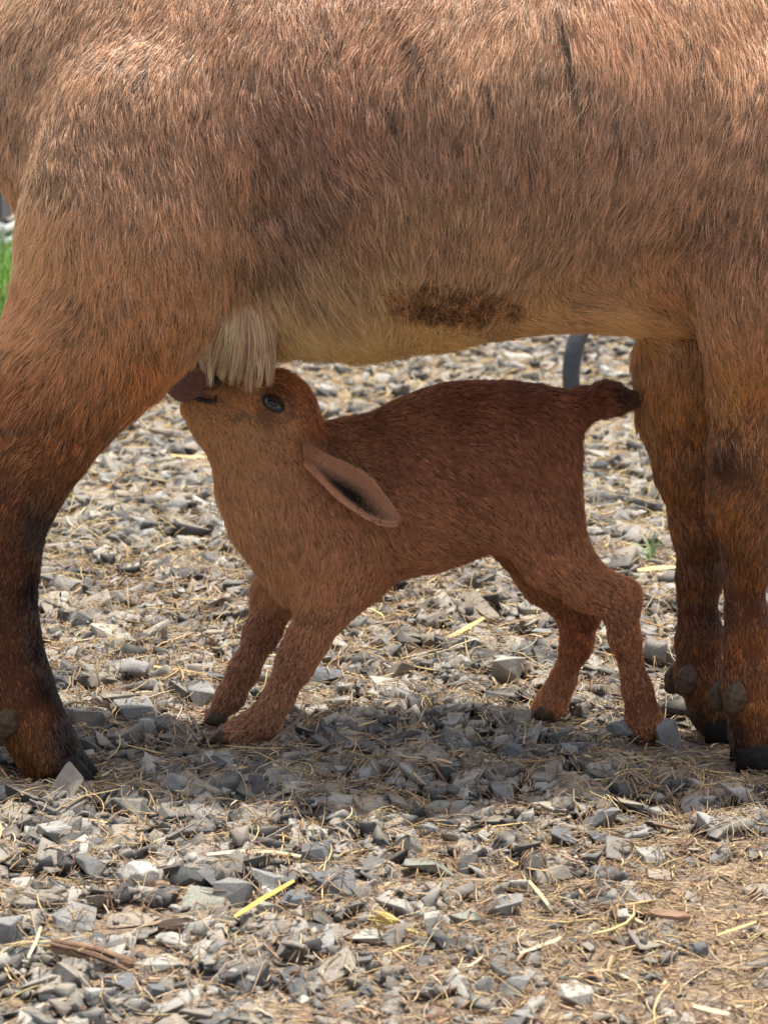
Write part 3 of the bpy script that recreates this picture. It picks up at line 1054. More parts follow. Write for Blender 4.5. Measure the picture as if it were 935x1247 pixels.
def chip(label, px, py, wpx, dpx, hpx, mat, rot=0.0, seed=1, name='bark_chip'):
    Y = ground_y(py)
    g = at(px, py, Y)
    s = 1 / ppm(Y)
    bm = bmesh.new()
    bmesh.ops.create_grid(bm, x_segments=22, y_segments=10, size=0.5)
    P = np.array([v.co for v in bm.verts])
    taper = np.sqrt(np.clip(1 - (P[:, 0] * 1.94) ** 2, 0.02, 1)) * (0.85 + 0.25 * vnoise(P, 3, seed))
    z = 0.5 * np.cos(P[:, 1] * 3.0) + 0.18 * np.sin(P[:, 1] * 34 + 2 * vnoise(P, 4, seed)) + 0.15 * vnoise(P, 5, seed + 1)
    for v, tp, zz in zip(bm.verts, taper, z):
        v.co = Vector((v.co.x * wpx * s, v.co.y * dpx * s * tp * 3.0, zz * hpx * s * tp))
    r = bmesh.ops.extrude_face_region(bm, geom=bm.faces[:])
    for v in [e for e in r['geom'] if isinstance(e, bmesh.types.BMVert)]:
        v.co.z -= 0.003
    bmesh.ops.recalc_face_normals(bm, faces=bm.faces)
    me = bpy.data.meshes.new(name); bm.to_mesh(me); bm.free()
    o = link(name, me, mat)
    o.location = (g.x, g.y, 0.012)
    o.rotation_euler = (0.05, 0.05, rot)
    return tag(o, label, 'bark chip')
r_ = random.Random(11)
V_, F_, off = [], [], 0
for i in range(34):
    y_ = r_.uniform(-0.007, 0.007); z_ = 0.016 + r_.uniform(0, 0.007) - abs(y_) * 0.6
    x0_, x1_ = r_.uniform(-0.040, -0.020), r_.uniform(0.012, 0.036)
    a_, b_ = Vector((x0_, y_ * 0.6 - 0.006, z_)), Vector((x1_, y_ * 1.3 + 0.004, z_ - 0.006))
    mid_ = a_.lerp(b_, 0.5) + Vector((0, r_.uniform(-0.002, 0.002), 0.002))
    v, f = tube([a_, mid_, b_], [0.0011, 0.0014, 0.0004], 5)
    V_ += v; F_ += [tuple(q + off for q in ff) for ff in f]; off += len(v)
sp_ = link('splintered_bark', mesh_np('splintered_bark', np.array([tuple(v) for v in V_]), F_), M_BARK)
g_ = at(118, 1184, ground_y(1184))
sp_.location = (g_.x, g_.y, 0.0)
sp_.rotation_euler = (0, 0, -0.55)
tag(sp_, 'long splintered strip of reddish bark at the lower left', 'bark')
chip('curled dark oval bark chip below the small pale pebble', 218, 1145, 52, 12, 14, M_DARKWOOD, 0.15, 5)
chip('grey driftwood sliver in the litter above the flat dark stone', 815, 1130, 50, 8, 8, M_BARK, -0.2, 8)

# seed head: bundle of short yellow bristles
sh = empty('seed_head', at(482, 1142, ground_y(1142)), 'bristly yellow straw seed head lying on the litter left of the upright shard', 'seed head')
r_ = random.Random(3)
V_, F_, off = [], [], 0
for i in range(26):
    a = 2.45 + r_.uniform(-0.35, 0.35)
    L_ = r_.uniform(0.014, 0.024)
    p0 = Vector((r_.uniform(-0.003, 0.003), 0, r_.uniform(0.006, 0.014)))
    p1 = p0 + Vector((math.cos(a) * L_, math.sin(a) * L_ * 0.7, r_.uniform(-0.002, 0.008)))
    v, f = tube([p0, p0.lerp(p1, 0.5) + Vector((0, 0, 0.001)), p1], [0.0008, 0.0008, 0.0003], 5)
    V_ += v; F_ += [tuple(q + off for q in ff) for ff in f]; off += len(v)
b_o = link('bristles', mesh_np('bristles', np.array([tuple(v) for v in V_]), F_), M_YELLOW, sh)
b_o.location = sh.location; b_o.matrix_parent_inverse = sh.matrix_basis.inverted(); tag(b_o, kind='stuff')
v, f = tube([Vector((-0.002, 0, 0.008)), Vector((0.012, -0.004, 0.007)), Vector((0.022, -0.006, 0.004))], [0.0014, 0.0012, 0.0008], 7)
s_o = link('stem', mesh_np('stem', np.array([tuple(x) for x in v]), f), M_YELLOW, sh)
s_o.location = sh.location; s_o.matrix_parent_inverse = sh.matrix_basis.inverted()

# small weed
wp = at(792, 690, ground_y(690))
weed = empty('weed', (wp.x, wp.y, 0), 'small pale green weed sprouting from the gravel by the goat\'s far foreleg', 'weed')
for i, (dx, h_, b2) in enumerate(((-0.034, 0.020, 0.012), (-0.026, 0.010, -0.010), (-0.012, 0.028, 0.014), (0.006, 0.034, 0.006), (0.020, 0.026, 0.008), (0.028, 0.006, -0.010))):
    path = [Vector((0.006 * (i - 2) * 0.4, 0.002 * i - 0.005, 0.004))]
    for s in (0.35, 0.7, 1.0):
        path.append(Vector((dx * s ** 1.4, b2 * s, 0.006 + h_ * math.sin(min(s * 2.0, 2.2) * 0.75))))
    V_ = []
    for k_, p in enumerate(path):
        w_ = (0.0016, 0.0020, 0.0016, 0.0003)[k_]
        V_ += [tuple(p + Vector((w_, w_ * 0.3, 0))), tuple(p + Vector((0, 0, -w_ * 0.4))), tuple(p - Vector((w_, w_ * 0.3, 0)))]
    F_ = []
    for k_ in range(3):
        F_ += [(k_ * 3, k_ * 3 + 1, k_ * 3 + 4, k_ * 3 + 3), (k_ * 3 + 1, k_ * 3 + 2, k_ * 3 + 5, k_ * 3 + 4)]
    lo_ = link('leaf', mesh_np('leaf', np.array(V_), F_, True), M_LEAF, weed)
    lo_.matrix_parent_inverse = Matrix()
    lo_.location = (0, 0, 0.006)

# ------------------------------------------------------------------ hose loop behind the kid
Yh = 4.15
hb = at(697, 505, Yh)
path = []
for (a, b_, yy) in ((697, 512, Yh), (696, 485, Yh), (695, 455, Yh), (698, 430, Yh), (707, 403, Yh + 0.01), (722, 380, Yh + 0.03), (742, 360, Yh + 0.06), (776, 356, Yh + 0.09), (806, 378, Yh + 0.12), (822, 415, Yh + 0.14), (828, 460, Yh + 0.15), (830, 500, Yh + 0.15)):
    path.append(at(a, b_, yy) - Vector((hb.x, hb.y, 0)))
sm = []
for i in range(len(path) - 1):
    p0, p1, p2, p3 = path[max(i - 1, 0)], path[i], path[i + 1], path[min(i + 2, len(path) - 1)]
    for s in range(5):
        tt = s / 5
        sm.append(0.5 * ((2 * p1) + (p2 - p0) * tt + (2 * p0 - 5 * p1 + 4 * p2 - p3) * tt * tt + (3 * p1 - p0 - 3 * p2 + p3) * tt ** 3))
sm.append(path[-1])
v, f = tube(sm, [0.0165] * len(sm), 14)
hose = link('rubber_hose', mesh_np('rubber_hose', np.array([tuple(x) for x in v]), f, True), M_RUBBER)
hose.location = (hb.x, hb.y, 0)
tag(hose, 'dark grey rubber hose loop standing on the gravel behind the kid\'s tail', 'hose')

# ------------------------------------------------------------------ crate, tub and grass at the left edge
cr0 = at(14, 307, 7.5)
crate = empty('slatted_crate', (cr0.x - 0.30, 7.6, 0), 'white slatted crate standing in the grass at the left edge', 'crate')
def box(name, cx, cy, cz, sx, sy, sz, mat, parent, bev=0.003):
    bm = bmesh.new()
    bmesh.ops.create_cube(bm, size=1)
    for v_ in bm.verts:
        v_.co = Vector((v_.co.x * sx, v_.co.y * sy, v_.co.z * sz))
    bmesh.ops.bevel(bm, geom=bm.edges[:], offset=bev, segments=2, affect='EDGES')
    me = bpy.data.meshes.new(name); bm.to_mesh(me); bm.free()
    o = link(name, me, mat)
    o.parent = parent
    o.location = (cx, cy, cz)
    return o
cw, cd = 0.60, 0.36
for i, z in enumerate((0.016, 0.056, 0.096)):
    for sy_ in (-1, 1):
        box('slat', 0, sy_ * cd / 2, z, cw, 0.014, 0.020, M_PLASTIC, crate)
    for sx_ in (-1, 1):
        box('slat', sx_ * (cw / 2 - 0.009), 0, z, 0.014, cd - 0.03, 0.018, M_PLASTIC, crate)
for sx_ in (-1, 1):
    for sy_ in (-1, 1):
        box('post', sx_ * (cw / 2 - 0.02), sy_ * (cd / 2 - 0.018), 0.058, 0.02, 0.02, 0.115, M_PLASTIC, crate)
box('base', 0, 0, 0.008, cw - 0.05, cd - 0.05, 0.010, M_TUB, crate)
box('dark_filler', 0, 0, 0.062, cw - 0.08, cd - 0.08, 0.090, M_TUB, crate, 0.006)  # dark box filling the crate behind the slats
tub = empty('storage_tub', (cr0.x - 0.31, 7.6, 0.118), 'dark grey tub sitting on the white slatted crate', 'tub')
box('body', 0, 0, 0.075, cw - 0.02, cd - 0.04, 0.150, M_TUB, tub, 0.012)
box('lid', 0, 0, 0.160, cw, cd - 0.01, 0.022, M_TUB, tub, 0.006)

ng = 9000
gxx = rng.uniform(-2.2, -0.80, ng); gyy = rng.uniform(4.95, 8.2, ng)
keep = (gxx < -0.80 - (gyy - 4.95) * 0.14) & ~((np.abs(gxx - (cr0.x - 0.3)) < 0.32) & (np.abs(gyy - 7.6) < 0.2))
gxx, gyy = gxx[keep], gyy[keep]
ng = len(gxx)
GP = np.stack([gxx, gyy, np.full(ng, 0.0)], 1)
GD = rng.normal(0, 0.35, (ng, 3)); GD[:, 2] = 1
GD /= np.linalg.norm(GD, axis=1)[:, None]
GLn = rng.uniform(0.06, 0.15, ng)
segs = 4
sdv = np.stack([rng.normal(0, 1, ng), rng.normal(0, 1, ng), np.zeros(ng)], 1); sdv /= np.linalg.norm(sdv, axis=1)[:, None]
Vg = np.zeros((ng, segs + 1, 2, 3))
for k_ in range(segs + 1):
    s = k_ / segs
    c_ = GP + GD * (GLn * s)[:, None]
    c_[:, :2] += sdv[:, [1, 0]] * (GLn * 0.35 * s * s)[:, None]
    wv = sdv * (0.003 * (1 - s * 0.93))
    Vg[:, k_, 0] = c_ - wv; Vg[:, k_, 1] = c_ + wv
fs = np.array([(2 * k_, 2 * k_ + 1, 2 * k_ + 3, 2 * k_ + 2) for k_ in range(segs)])
Fg = (fs[None] + (np.arange(ng) * 2 * (segs + 1))[:, None, None]).reshape(-1, 4)
gme = mesh_np('grass', Vg.reshape(-1, 3), Fg)
ca = gme.color_attributes.new('tint', 'FLOAT_COLOR', 'POINT')
cg = np.array([(0.12, 0.30, 0.03), (0.18, 0.38, 0.05), (0.28, 0.44, 0.09), (0.08, 0.20, 0.03)])[rng.integers(0, 4, ng)]
cc = np.ones((ng * 2 * (segs + 1), 4), np.float32); cc[:, :3] = np.repeat(cg, 2 * (segs + 1), 0)
ca.data.foreach_set('color', cc.ravel())
tag(link('grass', gme, attr_mat('green_grass', rough=0.5)), 'fresh green grass along the left edge behind the goat\'s hind leg', 'grass', kind='stuff')

# ------------------------------------------------------------------ the goat (mother)
goat = empty('goat', (at(470, 900, 2.12).x, 2.12, 0), 'large reddish tan adult goat standing over the suckling kid, head out of the frame', 'goat')
S = Sculpt((-0.52, 1.84, -0.01), (0.98, 2.42, 0.98), 0.0048)
YM = 2.12
S.chain([(170, 100, YM, 186, 0.72), (300, 160, YM, 222, 0.66), (430, 170, YM, 242, 0.80), (560, 156, YM, 236, 0.88), (700, 142, YM, 230, 0.82), (830, 166, YM, 218, 0.64), (915, 190, YM, 200, 0.60)], k_in=0.05)
S.chain([(940, 160, YM, 170, 0.55), (1030, 20, YM, 120, 0.6), (1110, -130, YM, 88, 0.65)], k_in=0.05, k_out=0.08)      # neck
S.chain([(1120, -170, YM, 80, 0.72), (1190, -160, YM, 62, 0.75), (1265, -120, YM, 42, 0.8)], k_in=0.04, k_out=0.05)      # head
S.chain([(95, 120, YM - 0.03, 112, 0.6), (88, 185, YM - 0.05, 92, 0.55)], k_out=0.04)
S.chain([(-30, 20, YM, 34, 0.9), (-70, -30, YM, 24, 0.9), (-95, -60, YM, 14, 0.9)], k_out=0.03)                        # tail
for side in (-1, 1):
    yh = YM + side * 0.094
    near = side < 0
    if near:
        S.chain([(170, 170, yh, 116, 0.62), (157, 270, yh - .008, 118, 0.56), (150, 340, yh, 112, 0.52), (115, 410, yh, 87, 0.48), (72, 468, yh, 71, 0.50), (26, 553, yh, 60, 0.52), (0, 622, yh + .005, 47, 0.62), (-4, 700, yh + .01, 40, 0.72), (2, 780, yh + .01, 38, 0.78), (20, 845, yh + .01, 38, 0.85), (46, 892, yh + .01, 28, 0.95), (64, 922, yh + .01, 26, 1.0), (90, 938, yh + .01, 14, 1.1)], k_in=0.03, k_out=0.022)
    else:
        S.chain([(190, 170, yh, 110, 0.6), (190, 260, yh, 100, 0.55), (168, 340, yh, 84, 0.55), (112, 420, yh, 62, 0.6), (40, 520, yh, 44, 0.6), (-42, 600, yh, 34, 0.7), (-56, 680, yh, 27, 0.8), (-60, 780, yh, 27, 0.85), (-60, 840, yh, 29, 0.95), (-52, 880, yh, 24, 1.0)], k_in=0.035, k_out=0.045)
# fore legs
yn, yf = 2.075, 2.165
S.chain([(962, 190, YM - 0.098, 130, 0.42), (950, 300, YM - 0.090, 100, 0.45), (932, 400, YM - 0.070, 72, 0.6)], k_in=0.03, k_out=0.018)
S.chain([(930, 380, YM - 0.066, 74, 0.55), (914, 470, yn + 0.002, 47, 0.75), (908, 550, yn, 41, 0.85), (906, 610, yn, 36, 0.9), (910, 655, yn, 28, 0.9), (917, 690, yn, 15, 1.1), (918, 760, yn, 14, 1.2), (915, 815, yn, 20, 1.1), (912, 850, yn, 26, 1.0), (916, 888, yn, 24, 1.0), (920, 912, yn, 23, 1.05), (924, 924, yn, 19, 1.05)], k_in=0.016, k_out=0.018)
S.chain([(893, 640, yn, 18, 0.9), (892, 700, yn, 11, 1.1), (892, 780, yn, 11, 1.1), (894, 835, yn, 16, 1.1)], k_in=0.01, k_out=0.007)
S.chain([(878, 590, yn - 0.004, 16, 1.0), (874, 625, yn - 0.004, 13, 1.0)], k_in=0.01, k_out=0.014)
S.chain([(905, 240, YM + 0.085, 120, 0.4), (880, 360, YM + 0.06, 76, 0.55), (838, 440, yf - 0.01, 60, 0.65), (832, 500, yf, 50, 0.75), (845, 570, yf, 42, 0.85), (856, 640, yf, 34, 0.9), (857, 700, yf, 17, 1.1), (857, 770, yf, 16, 1.1), (853, 822, yf, 23, 1.0), (866, 862, yf, 23, 1.0), (873, 882, yf, 21, 1.05)], k_in=0.02, k_out=0.02)
S.chain([(842, 650, yf, 20, 0.9), (834, 700, yf, 10, 1.1), (833, 780, yf, 10, 1.1), (838, 825, yf, 17, 1.0)], k_in=0.01, k_out=0.007)
# fold of skin between flank and thigh, armpit hollow, udder base
S.chain([(330, 330, YM + 0.01, 66, 0.9), (285, 390, YM + 0.02, 44, 0.9)], k_in=0.03, k_out=0.05)
S.chain([(318, 345, 1.975, 26, 1.0), (316, 260, 1.965, 22, 1.0), (335, 180, 1.950, 14, 1.0)], k_in=0.02, k_out=0.04, cut=True)
S.chain([(812, 300, 1.972, 22, 1.0), (806, 345, 1.985, 36, 1.0), (822, 378, 1.99, 22, 1.0)], k_in=0.02, k_out=0.03, cut=True)
me_g, Vg_, Qg_ = S.mesh('goat_body')
del S
bvh_g = bvh_of(Vg_, Qg_)
# colour of the coat by place, plus painted shade at thigh fold and far foreleg (photograph coordinates)
GC = [
    (20, 60, 0.33, 0.19, 0.13), (150, 60, 0.33, 0.18, 0.12), (300, 60, 0.36, 0.19, 0.125), (450, 60, 0.34, 0.17, 0.11), (600, 50, 0.38, 0.21, 0.14), (750, 50, 0.42, 0.23, 0.155), (900, 50, 0.42, 0.23, 0.15),
    (20, 200, 0.36, 0.20, 0.12), (120, 180, 0.33, 0.175, 0.115), (230, 180, 0.34, 0.175, 0.11), (335, 190, 0.21, 0.098, 0.064), (282, 140, 0.36, 0.185, 0.12), (284, 190, 0.37, 0.19, 0.12), (286, 240, 0.37, 0.19, 0.115), (289, 290, 0.36, 0.18, 0.105), (314, 150, 0.22, 0.105, 0.068), (312, 200, 0.17, 0.080, 0.052), (312, 250, 0.145, 0.068, 0.044), (311, 305, 0.15, 0.072, 0.046), (340, 130, 0.27, 0.125, 0.082), (420, 160, 0.27, 0.115, 0.072), (520, 180, 0.25, 0.125, 0.085), (640, 200, 0.25, 0.125, 0.085), (760, 180, 0.28, 0.145, 0.10), (900, 190, 0.33, 0.175, 0.115),  # dark points right of the thigh paint the fold's shade over darker flank coat
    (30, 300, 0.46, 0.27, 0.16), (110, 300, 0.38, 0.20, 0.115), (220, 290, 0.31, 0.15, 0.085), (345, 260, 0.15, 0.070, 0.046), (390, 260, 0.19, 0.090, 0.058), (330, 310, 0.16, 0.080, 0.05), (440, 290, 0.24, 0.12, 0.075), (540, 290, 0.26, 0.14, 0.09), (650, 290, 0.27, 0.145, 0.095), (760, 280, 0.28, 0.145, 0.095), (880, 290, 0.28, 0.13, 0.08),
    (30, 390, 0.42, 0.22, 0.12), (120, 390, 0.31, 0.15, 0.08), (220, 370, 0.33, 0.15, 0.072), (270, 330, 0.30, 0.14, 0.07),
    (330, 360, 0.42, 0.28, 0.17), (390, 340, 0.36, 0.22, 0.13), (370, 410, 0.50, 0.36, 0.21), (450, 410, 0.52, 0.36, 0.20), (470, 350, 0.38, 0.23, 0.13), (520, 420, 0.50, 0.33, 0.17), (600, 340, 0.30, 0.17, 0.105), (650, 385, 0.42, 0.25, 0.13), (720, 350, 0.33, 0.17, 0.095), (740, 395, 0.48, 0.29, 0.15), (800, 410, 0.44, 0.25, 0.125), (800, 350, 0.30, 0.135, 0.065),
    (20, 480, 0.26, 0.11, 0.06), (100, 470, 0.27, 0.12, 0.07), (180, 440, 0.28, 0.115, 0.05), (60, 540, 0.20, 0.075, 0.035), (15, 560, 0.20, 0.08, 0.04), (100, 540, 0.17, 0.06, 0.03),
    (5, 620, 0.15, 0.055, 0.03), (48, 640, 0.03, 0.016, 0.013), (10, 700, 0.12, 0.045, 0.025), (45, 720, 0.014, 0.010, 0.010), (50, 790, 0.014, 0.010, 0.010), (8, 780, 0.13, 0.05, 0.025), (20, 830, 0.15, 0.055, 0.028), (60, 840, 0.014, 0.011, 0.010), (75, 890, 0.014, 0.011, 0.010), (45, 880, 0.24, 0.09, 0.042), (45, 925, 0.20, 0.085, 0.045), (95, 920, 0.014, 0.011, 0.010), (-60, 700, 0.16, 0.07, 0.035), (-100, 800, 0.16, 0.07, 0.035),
    (880, 380, 0.32, 0.155, 0.085), (925, 400, 0.30, 0.14, 0.08), (830, 440, 0.30, 0.135, 0.065), (790, 460, 0.27, 0.12, 0.06), (880, 470, 0.36, 0.18, 0.09), (920, 520, 0.28, 0.12, 0.06), (835, 540, 0.24, 0.095, 0.045), (884, 560, 0.07, 0.026, 0.014), (868, 690, 0.07, 0.03, 0.018), (871, 750, 0.06, 0.027, 0.017), (890, 620, 0.27, 0.11, 0.052), (825, 620, 0.23, 0.09, 0.043),  # darkest far-leg points paint the shaded slit between the fore legs
    (845, 700, 0.17, 0.064, 0.031), (905, 700, 0.23, 0.085, 0.038), (928, 730, 0.12, 0.045, 0.025), (840, 780, 0.17, 0.06, 0.029), (905, 780, 0.26, 0.09, 0.037), (865, 800, 0.15, 0.05, 0.026), (850, 850, 0.26, 0.10, 0.042), (915, 860, 0.30, 0.11, 0.045), (870, 880, 0.17, 0.075, 0.036), (900, 912, 0.02, 0.013, 0.010), (890, 895, 0.05, 0.022, 0.014), (848, 868, 0.02, 0.012, 0.01), (875, 902, 0.03, 0.02, 0.015), (918, 900, 0.20, 0.075, 0.035), (925, 925, 0.03, 0.02, 0.015),  # far leg darker than the near one, its shade put into the coat colour
    (1050, 0, 0.36, 0.19, 0.12), (1150, -150, 0.36, 0.19, 0.12), (1260, -120, 0.30, 0.16, 0.10)]
# lie of the hair: x, y, dx, dy, length mm
GF = [
    (20, 40, -0.55, 1, 15), (150, 40, -0.5, 1, 16), (300, 40, -0.35, 1, 17), (390, 60, 0.1, 1, 18), (480, 40, -0.5, 1, 20), (600, 40, -0.35, 1, 22), (750, 40, 0.1, 1, 22), (900, 40, 0.25, 1, 22),
    (15, 180, -0.1, 1, 15), (120, 180, 0.12, 1, 16), (230, 180, 0.2, 1, 17), (340, 140, 0.65, 1, 18), (430, 180, 0.55, 1, 20), (540, 180, 0.1, 1, 21), (650, 180, -0.05, 1, 21), (760, 180, -0.25, 1, 21), (880, 180, -0.45, 1, 20),
    (25, 300, -0.75, 1, 18), (110, 290, -0.1, 1, 18), (220, 290, 0.22, 1, 18), (290, 260, 0.15, 1, 18), (360, 260, 0.45, 1, 20), (450, 290, 0.2, 1, 22), (560, 290, -0.12, 1, 21), (680, 290, -0.35, 1, 21), (800, 270, -0.55, 1, 20), (900, 290, -0.2, 1, 19),
    (25, 390, -1.2, 0.6, 20), (70, 400, -0.9, 0.9, 20), (150, 370, 0.1, 1, 18), (230, 380, 0.15, 1, 17), (180, 440, 0.2, 1, 17),
    (330, 340, 0.25, 1, 34), (400, 370, 0.35, 1, 34), (470, 400, -0.1, 1, 32), (530, 430, 0.3, 1, 26), (620, 360, -0.6, 1, 20), (640, 395, 0.9, 0.4, 18), (720, 380, 0.95, 0.35, 20), (800, 400, 0.95, 0.4, 20), (790, 350, 0.5, 0.8, 18),
    (20, 470, -0.8, 0.8, 20), (90, 470, -0.5, 1, 20), (140, 490, -0.4, 1, 16), (40, 540, -0.9, 0.9, 12.2), (70, 590, -0.3, 1, 8.16), (10, 600, -0.6, 1, 9.52), (15, 700, -0.1, 1, 7.48), (20, 800, 0.1, 1, 7.48), (60, 860, 0.35, 1, 8.16), (40, 900, 0, 1, 9.52), (45, 935, -0.3, 1, 9.52), (95, 920, 0.7, 0.8, 8.16),
    (870, 350, -0.1, 1, 17), (920, 420, 0.05, 1, 17), (830, 440, -0.1, 1, 18), (790, 470, -0.15, 1, 18), (850, 520, 0.1, 1, 12.2), (890, 540, 0.2, 1, 12.2), (890, 580, -0.4, 0.9, 10.9), (860, 640, 0.3, 1, 10.9), (910, 640, -0.25, 1, 10.9), (850, 720, 0.1, 1, 9.52), (905, 740, 0.2, 1, 9.52), (850, 820, 0.05, 1, 9.52), (910, 860, 0.1, 1, 9.52), (870, 890, 0.2, 1, 8.16), (925, 920, 0.1, 1, 6.8),
    (1050, 0, -0.4, 1, 18), (1150, -150, -0.4, 0.5, 12), (1260, -120, -1, 0.2, 8)]
paint_skin(me_g, Vg_, GC, 0.55)
body = link('body', me_g, M_SKIN, goat)

def w_goat(Cn, Nn):
    p = to_px(Cn)
    w_ = np.ones(len(Cn))
    w_[(p[:, 0] < -60) | (p[:, 0] > 1000) | (p[:, 1] < -60)] = 0.28
    w_[(Nn[:, 1] > 0.45)] *= 0.35
    w_[(p[:, 1] > 932) & (p[:, 0] < 200)] *= 0.8
    return w_
P, Nn = sample_surface(me_g, 430000, w_goat)
pp = to_px(P)
# dirt-clotted patch of curly hair on the belly
pe = ((pp[:, 0] - 545) / 74) ** 2 + ((pp[:, 1] - 369 - (pp[:, 0] - 545) * 0.07) / 21) ** 2
pe += 0.75 * vnoise(P, 60, 77) + 0.4 * vnoise(P, 170, 78) + rng.normal(0, 0.18, len(P))
patch = (pe < 1) & (P[:, 1] < YM) & (rng.random(len(P)) < 0.8)
fl = idw(pp, GF, 3)
cl = idw(pp, GC, 3, power=2.8)
D = px_dir(fl[:, 0], fl[:, 1])
L = fl[:, 2] * 0.00098 * rng.uniform(0.6, 1.15, len(P))
mott = 1 + 0.13 * vnoise(P, 45, 50)[:, None] + 0.13 * vnoise(P, 14, 51)[:, None] + rng.normal(0, 0.27, (len(P), 1))
cl = cl * (np.array([1.0, 1.13, 0.97]) - np.array([0.0, 0.01, 0.0]) * np.clip((cl[:, :1] - 0.36) / 0.10, 0, 1)) * (0.72 + 0.50 * np.clip((cl[:, :1] - 0.36) / 0.10, 0, 1)) * (1 + 0.18 * np.clip((300 - pp[:, :1]) / 80, 0, 1) * np.clip((pp[:, 1:] - 180) / 80, 0, 1) * np.clip((520 - pp[:, 1:]) / 80, 0, 1))
cl = cl * np.clip(mott, 0.35, 1.9)
pale = rng.random(len(P)) < 0.10
leg = (pp[:, 1] > 560)
cl[pale & ~leg] = cl[pale & ~leg] * 0.5 + np.array([0.50, 0.34, 0.225]) * 0.5
darkh = rng.random(len(P)) < 0.16
cl[darkh] *= 0.4
stk = np.zeros(len(P))
for (x0_, y0_, x1_, y1_, w__) in ((678, 8, 690, 60, 3), (690, 60, 712, 130, 3), (500, 35, 522, 78, 2), (470, 110, 480, 150, 2.5), (590, 90, 600, 130, 2), (760, 20, 766, 52, 2), (555, 150, 560, 172, 2), (850, 60, 855, 100, 2)):
    a_ = np.array([x0_, y0_]); ab_ = np.array([x1_ - x0_, y1_ - y0_])
    tt_ = np.clip(((pp - a_) @ ab_) / (ab_ @ ab_), 0, 1)
    dd_ = np.linalg.norm(pp - a_ - tt_[:, None] * ab_, axis=1)
    stk = np.maximum(stk, np.clip(1.6 - dd_ / w__, 0, 1))
stk *= (P[:, 1] < YM)
cl = cl * (1 - 0.82 * stk)[:, None]
keep = ~patch
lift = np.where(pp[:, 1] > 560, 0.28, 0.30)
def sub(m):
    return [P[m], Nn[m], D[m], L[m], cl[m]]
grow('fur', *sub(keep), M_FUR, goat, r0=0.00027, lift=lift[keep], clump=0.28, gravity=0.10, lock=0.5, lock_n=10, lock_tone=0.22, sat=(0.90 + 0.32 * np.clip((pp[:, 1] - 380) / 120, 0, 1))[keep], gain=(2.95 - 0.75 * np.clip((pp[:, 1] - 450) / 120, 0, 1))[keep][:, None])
Dp_ = rng.normal(0, 1, (patch.sum(), 3))
cp = np.array([0.16, 0.080, 0.030]) * rng.uniform(0.35, 2.2, (patch.sum(), 1)) * (1 + 0.75 * vnoise(P[patch], 130, 60)[:, None])
grow('matted_fur', P[patch], Nn[patch], Dp_, L[patch] * 0.38, cp, M_FUR, goat, r0=0.00042, lift=1.6, clump=0.8, gravity=0.0, curl=0.35)
extra_P, extra_N = P[patch], Nn[patch]
grow('matted_fur', np.repeat(extra_P, 2, 0) + rng.normal(0, 0.0012, (len(extra_P) * 2, 3)), np.repeat(extra_N, 2, 0), rng.normal(0, 1, (len(extra_P) * 2, 3)), np.full(len(extra_P) * 2, 0.006), np.repeat(cp, 2, 0) * 0.8, M_FUR, goat, r0=0.00042, lift=1.8, clump=0.8, gravity=0.0, curl=0.5)

# udder with teat, and the long pale tuft hanging over it
U = Sculpt((-0.30, 2.0, 0.28), (0.0, 2.28, 0.50), 0.0014)
U.chain([(290, 372, YM + 0.03, 50, 0.8), (262, 412, YM + 0.035, 42, 0.8), (240, 442, YM + 0.042, 28, 0.85)], k_in=0.02, k_out=0.02)
U.chain([(232, 448, YM + 0.040, 27, 0.8), (238, 464, YM + 0.038, 20, 0.8), (244, 474, YM + 0.038, 11, 0.8)], k_in=0.012, k_out=0.015)
U.chain([(216, 450, YM + 0.040, 14, 0.9), (222, 468, YM + 0.04, 12, 0.9), (240, 474, YM + 0.038, 9, 0.9)], k_in=0.012, k_out=0.02)
me_u, Vu, Qu = U.mesh('udder')
nu_ = np.zeros(len(Vu) * 3, np.float32); me_u.vertex_normals.foreach_get('vector', nu_)
Vu = Vu + nu_.reshape(-1, 3) * (0.0012 * vnoise(Vu, 160, 5) + 0.0007 * vnoise(Vu, 380, 6))[:, None]
me_u.vertices.foreach_set('co', Vu.astype(np.float32).ravel())
link('udder', me_u, M_UDDER, goat)
n_t = 11000
lk = rng.integers(0, 110, n_t)
ltx = rng.uniform(-0.25, 1, 110); lty = rng.random(110) ** 1.2; lln = rng.uniform(0.66, 1.10, 110); lsh = rng.uniform(0.85, 1.3, 110); lcv = rng.normal(0, 1.3, 110)
tx = np.clip(ltx[lk] + rng.normal(0, 0.05, n_t), -0.3, 1.05); ty = np.clip(lty[lk] + rng.normal(0, 0.1, n_t), 0, 1)
r0x, r0y = 276 + tx * 44, 344 + 22 * np.abs(1 - tx) + 10 * tx
tt0 = ltx[lk] + (tx - ltx[lk]) * 0.3
t0x, t0y = 240 + tt0 * 92, 434 + 32 * np.sin(np.clip(tt0, 0, 1) * 2.3) - 22 * np.clip(-tt0, 0, 1)
t0x = t0x + lcv[lk] * 5 + rng.normal(0, 0.8, n_t)
tipx = r0x + (t0x - r0x) * lln[lk]; tipy = r0y + (t0y - r0y) * lln[lk] * rng.uniform(0.86, 1.05, n_t)
rootx = r0x + (tipx - r0x) * ty * 0.55; rooty = r0y + (tipy - r0y) * ty * 0.55
pts = np.zeros((n_t, 6, 3), np.float32)
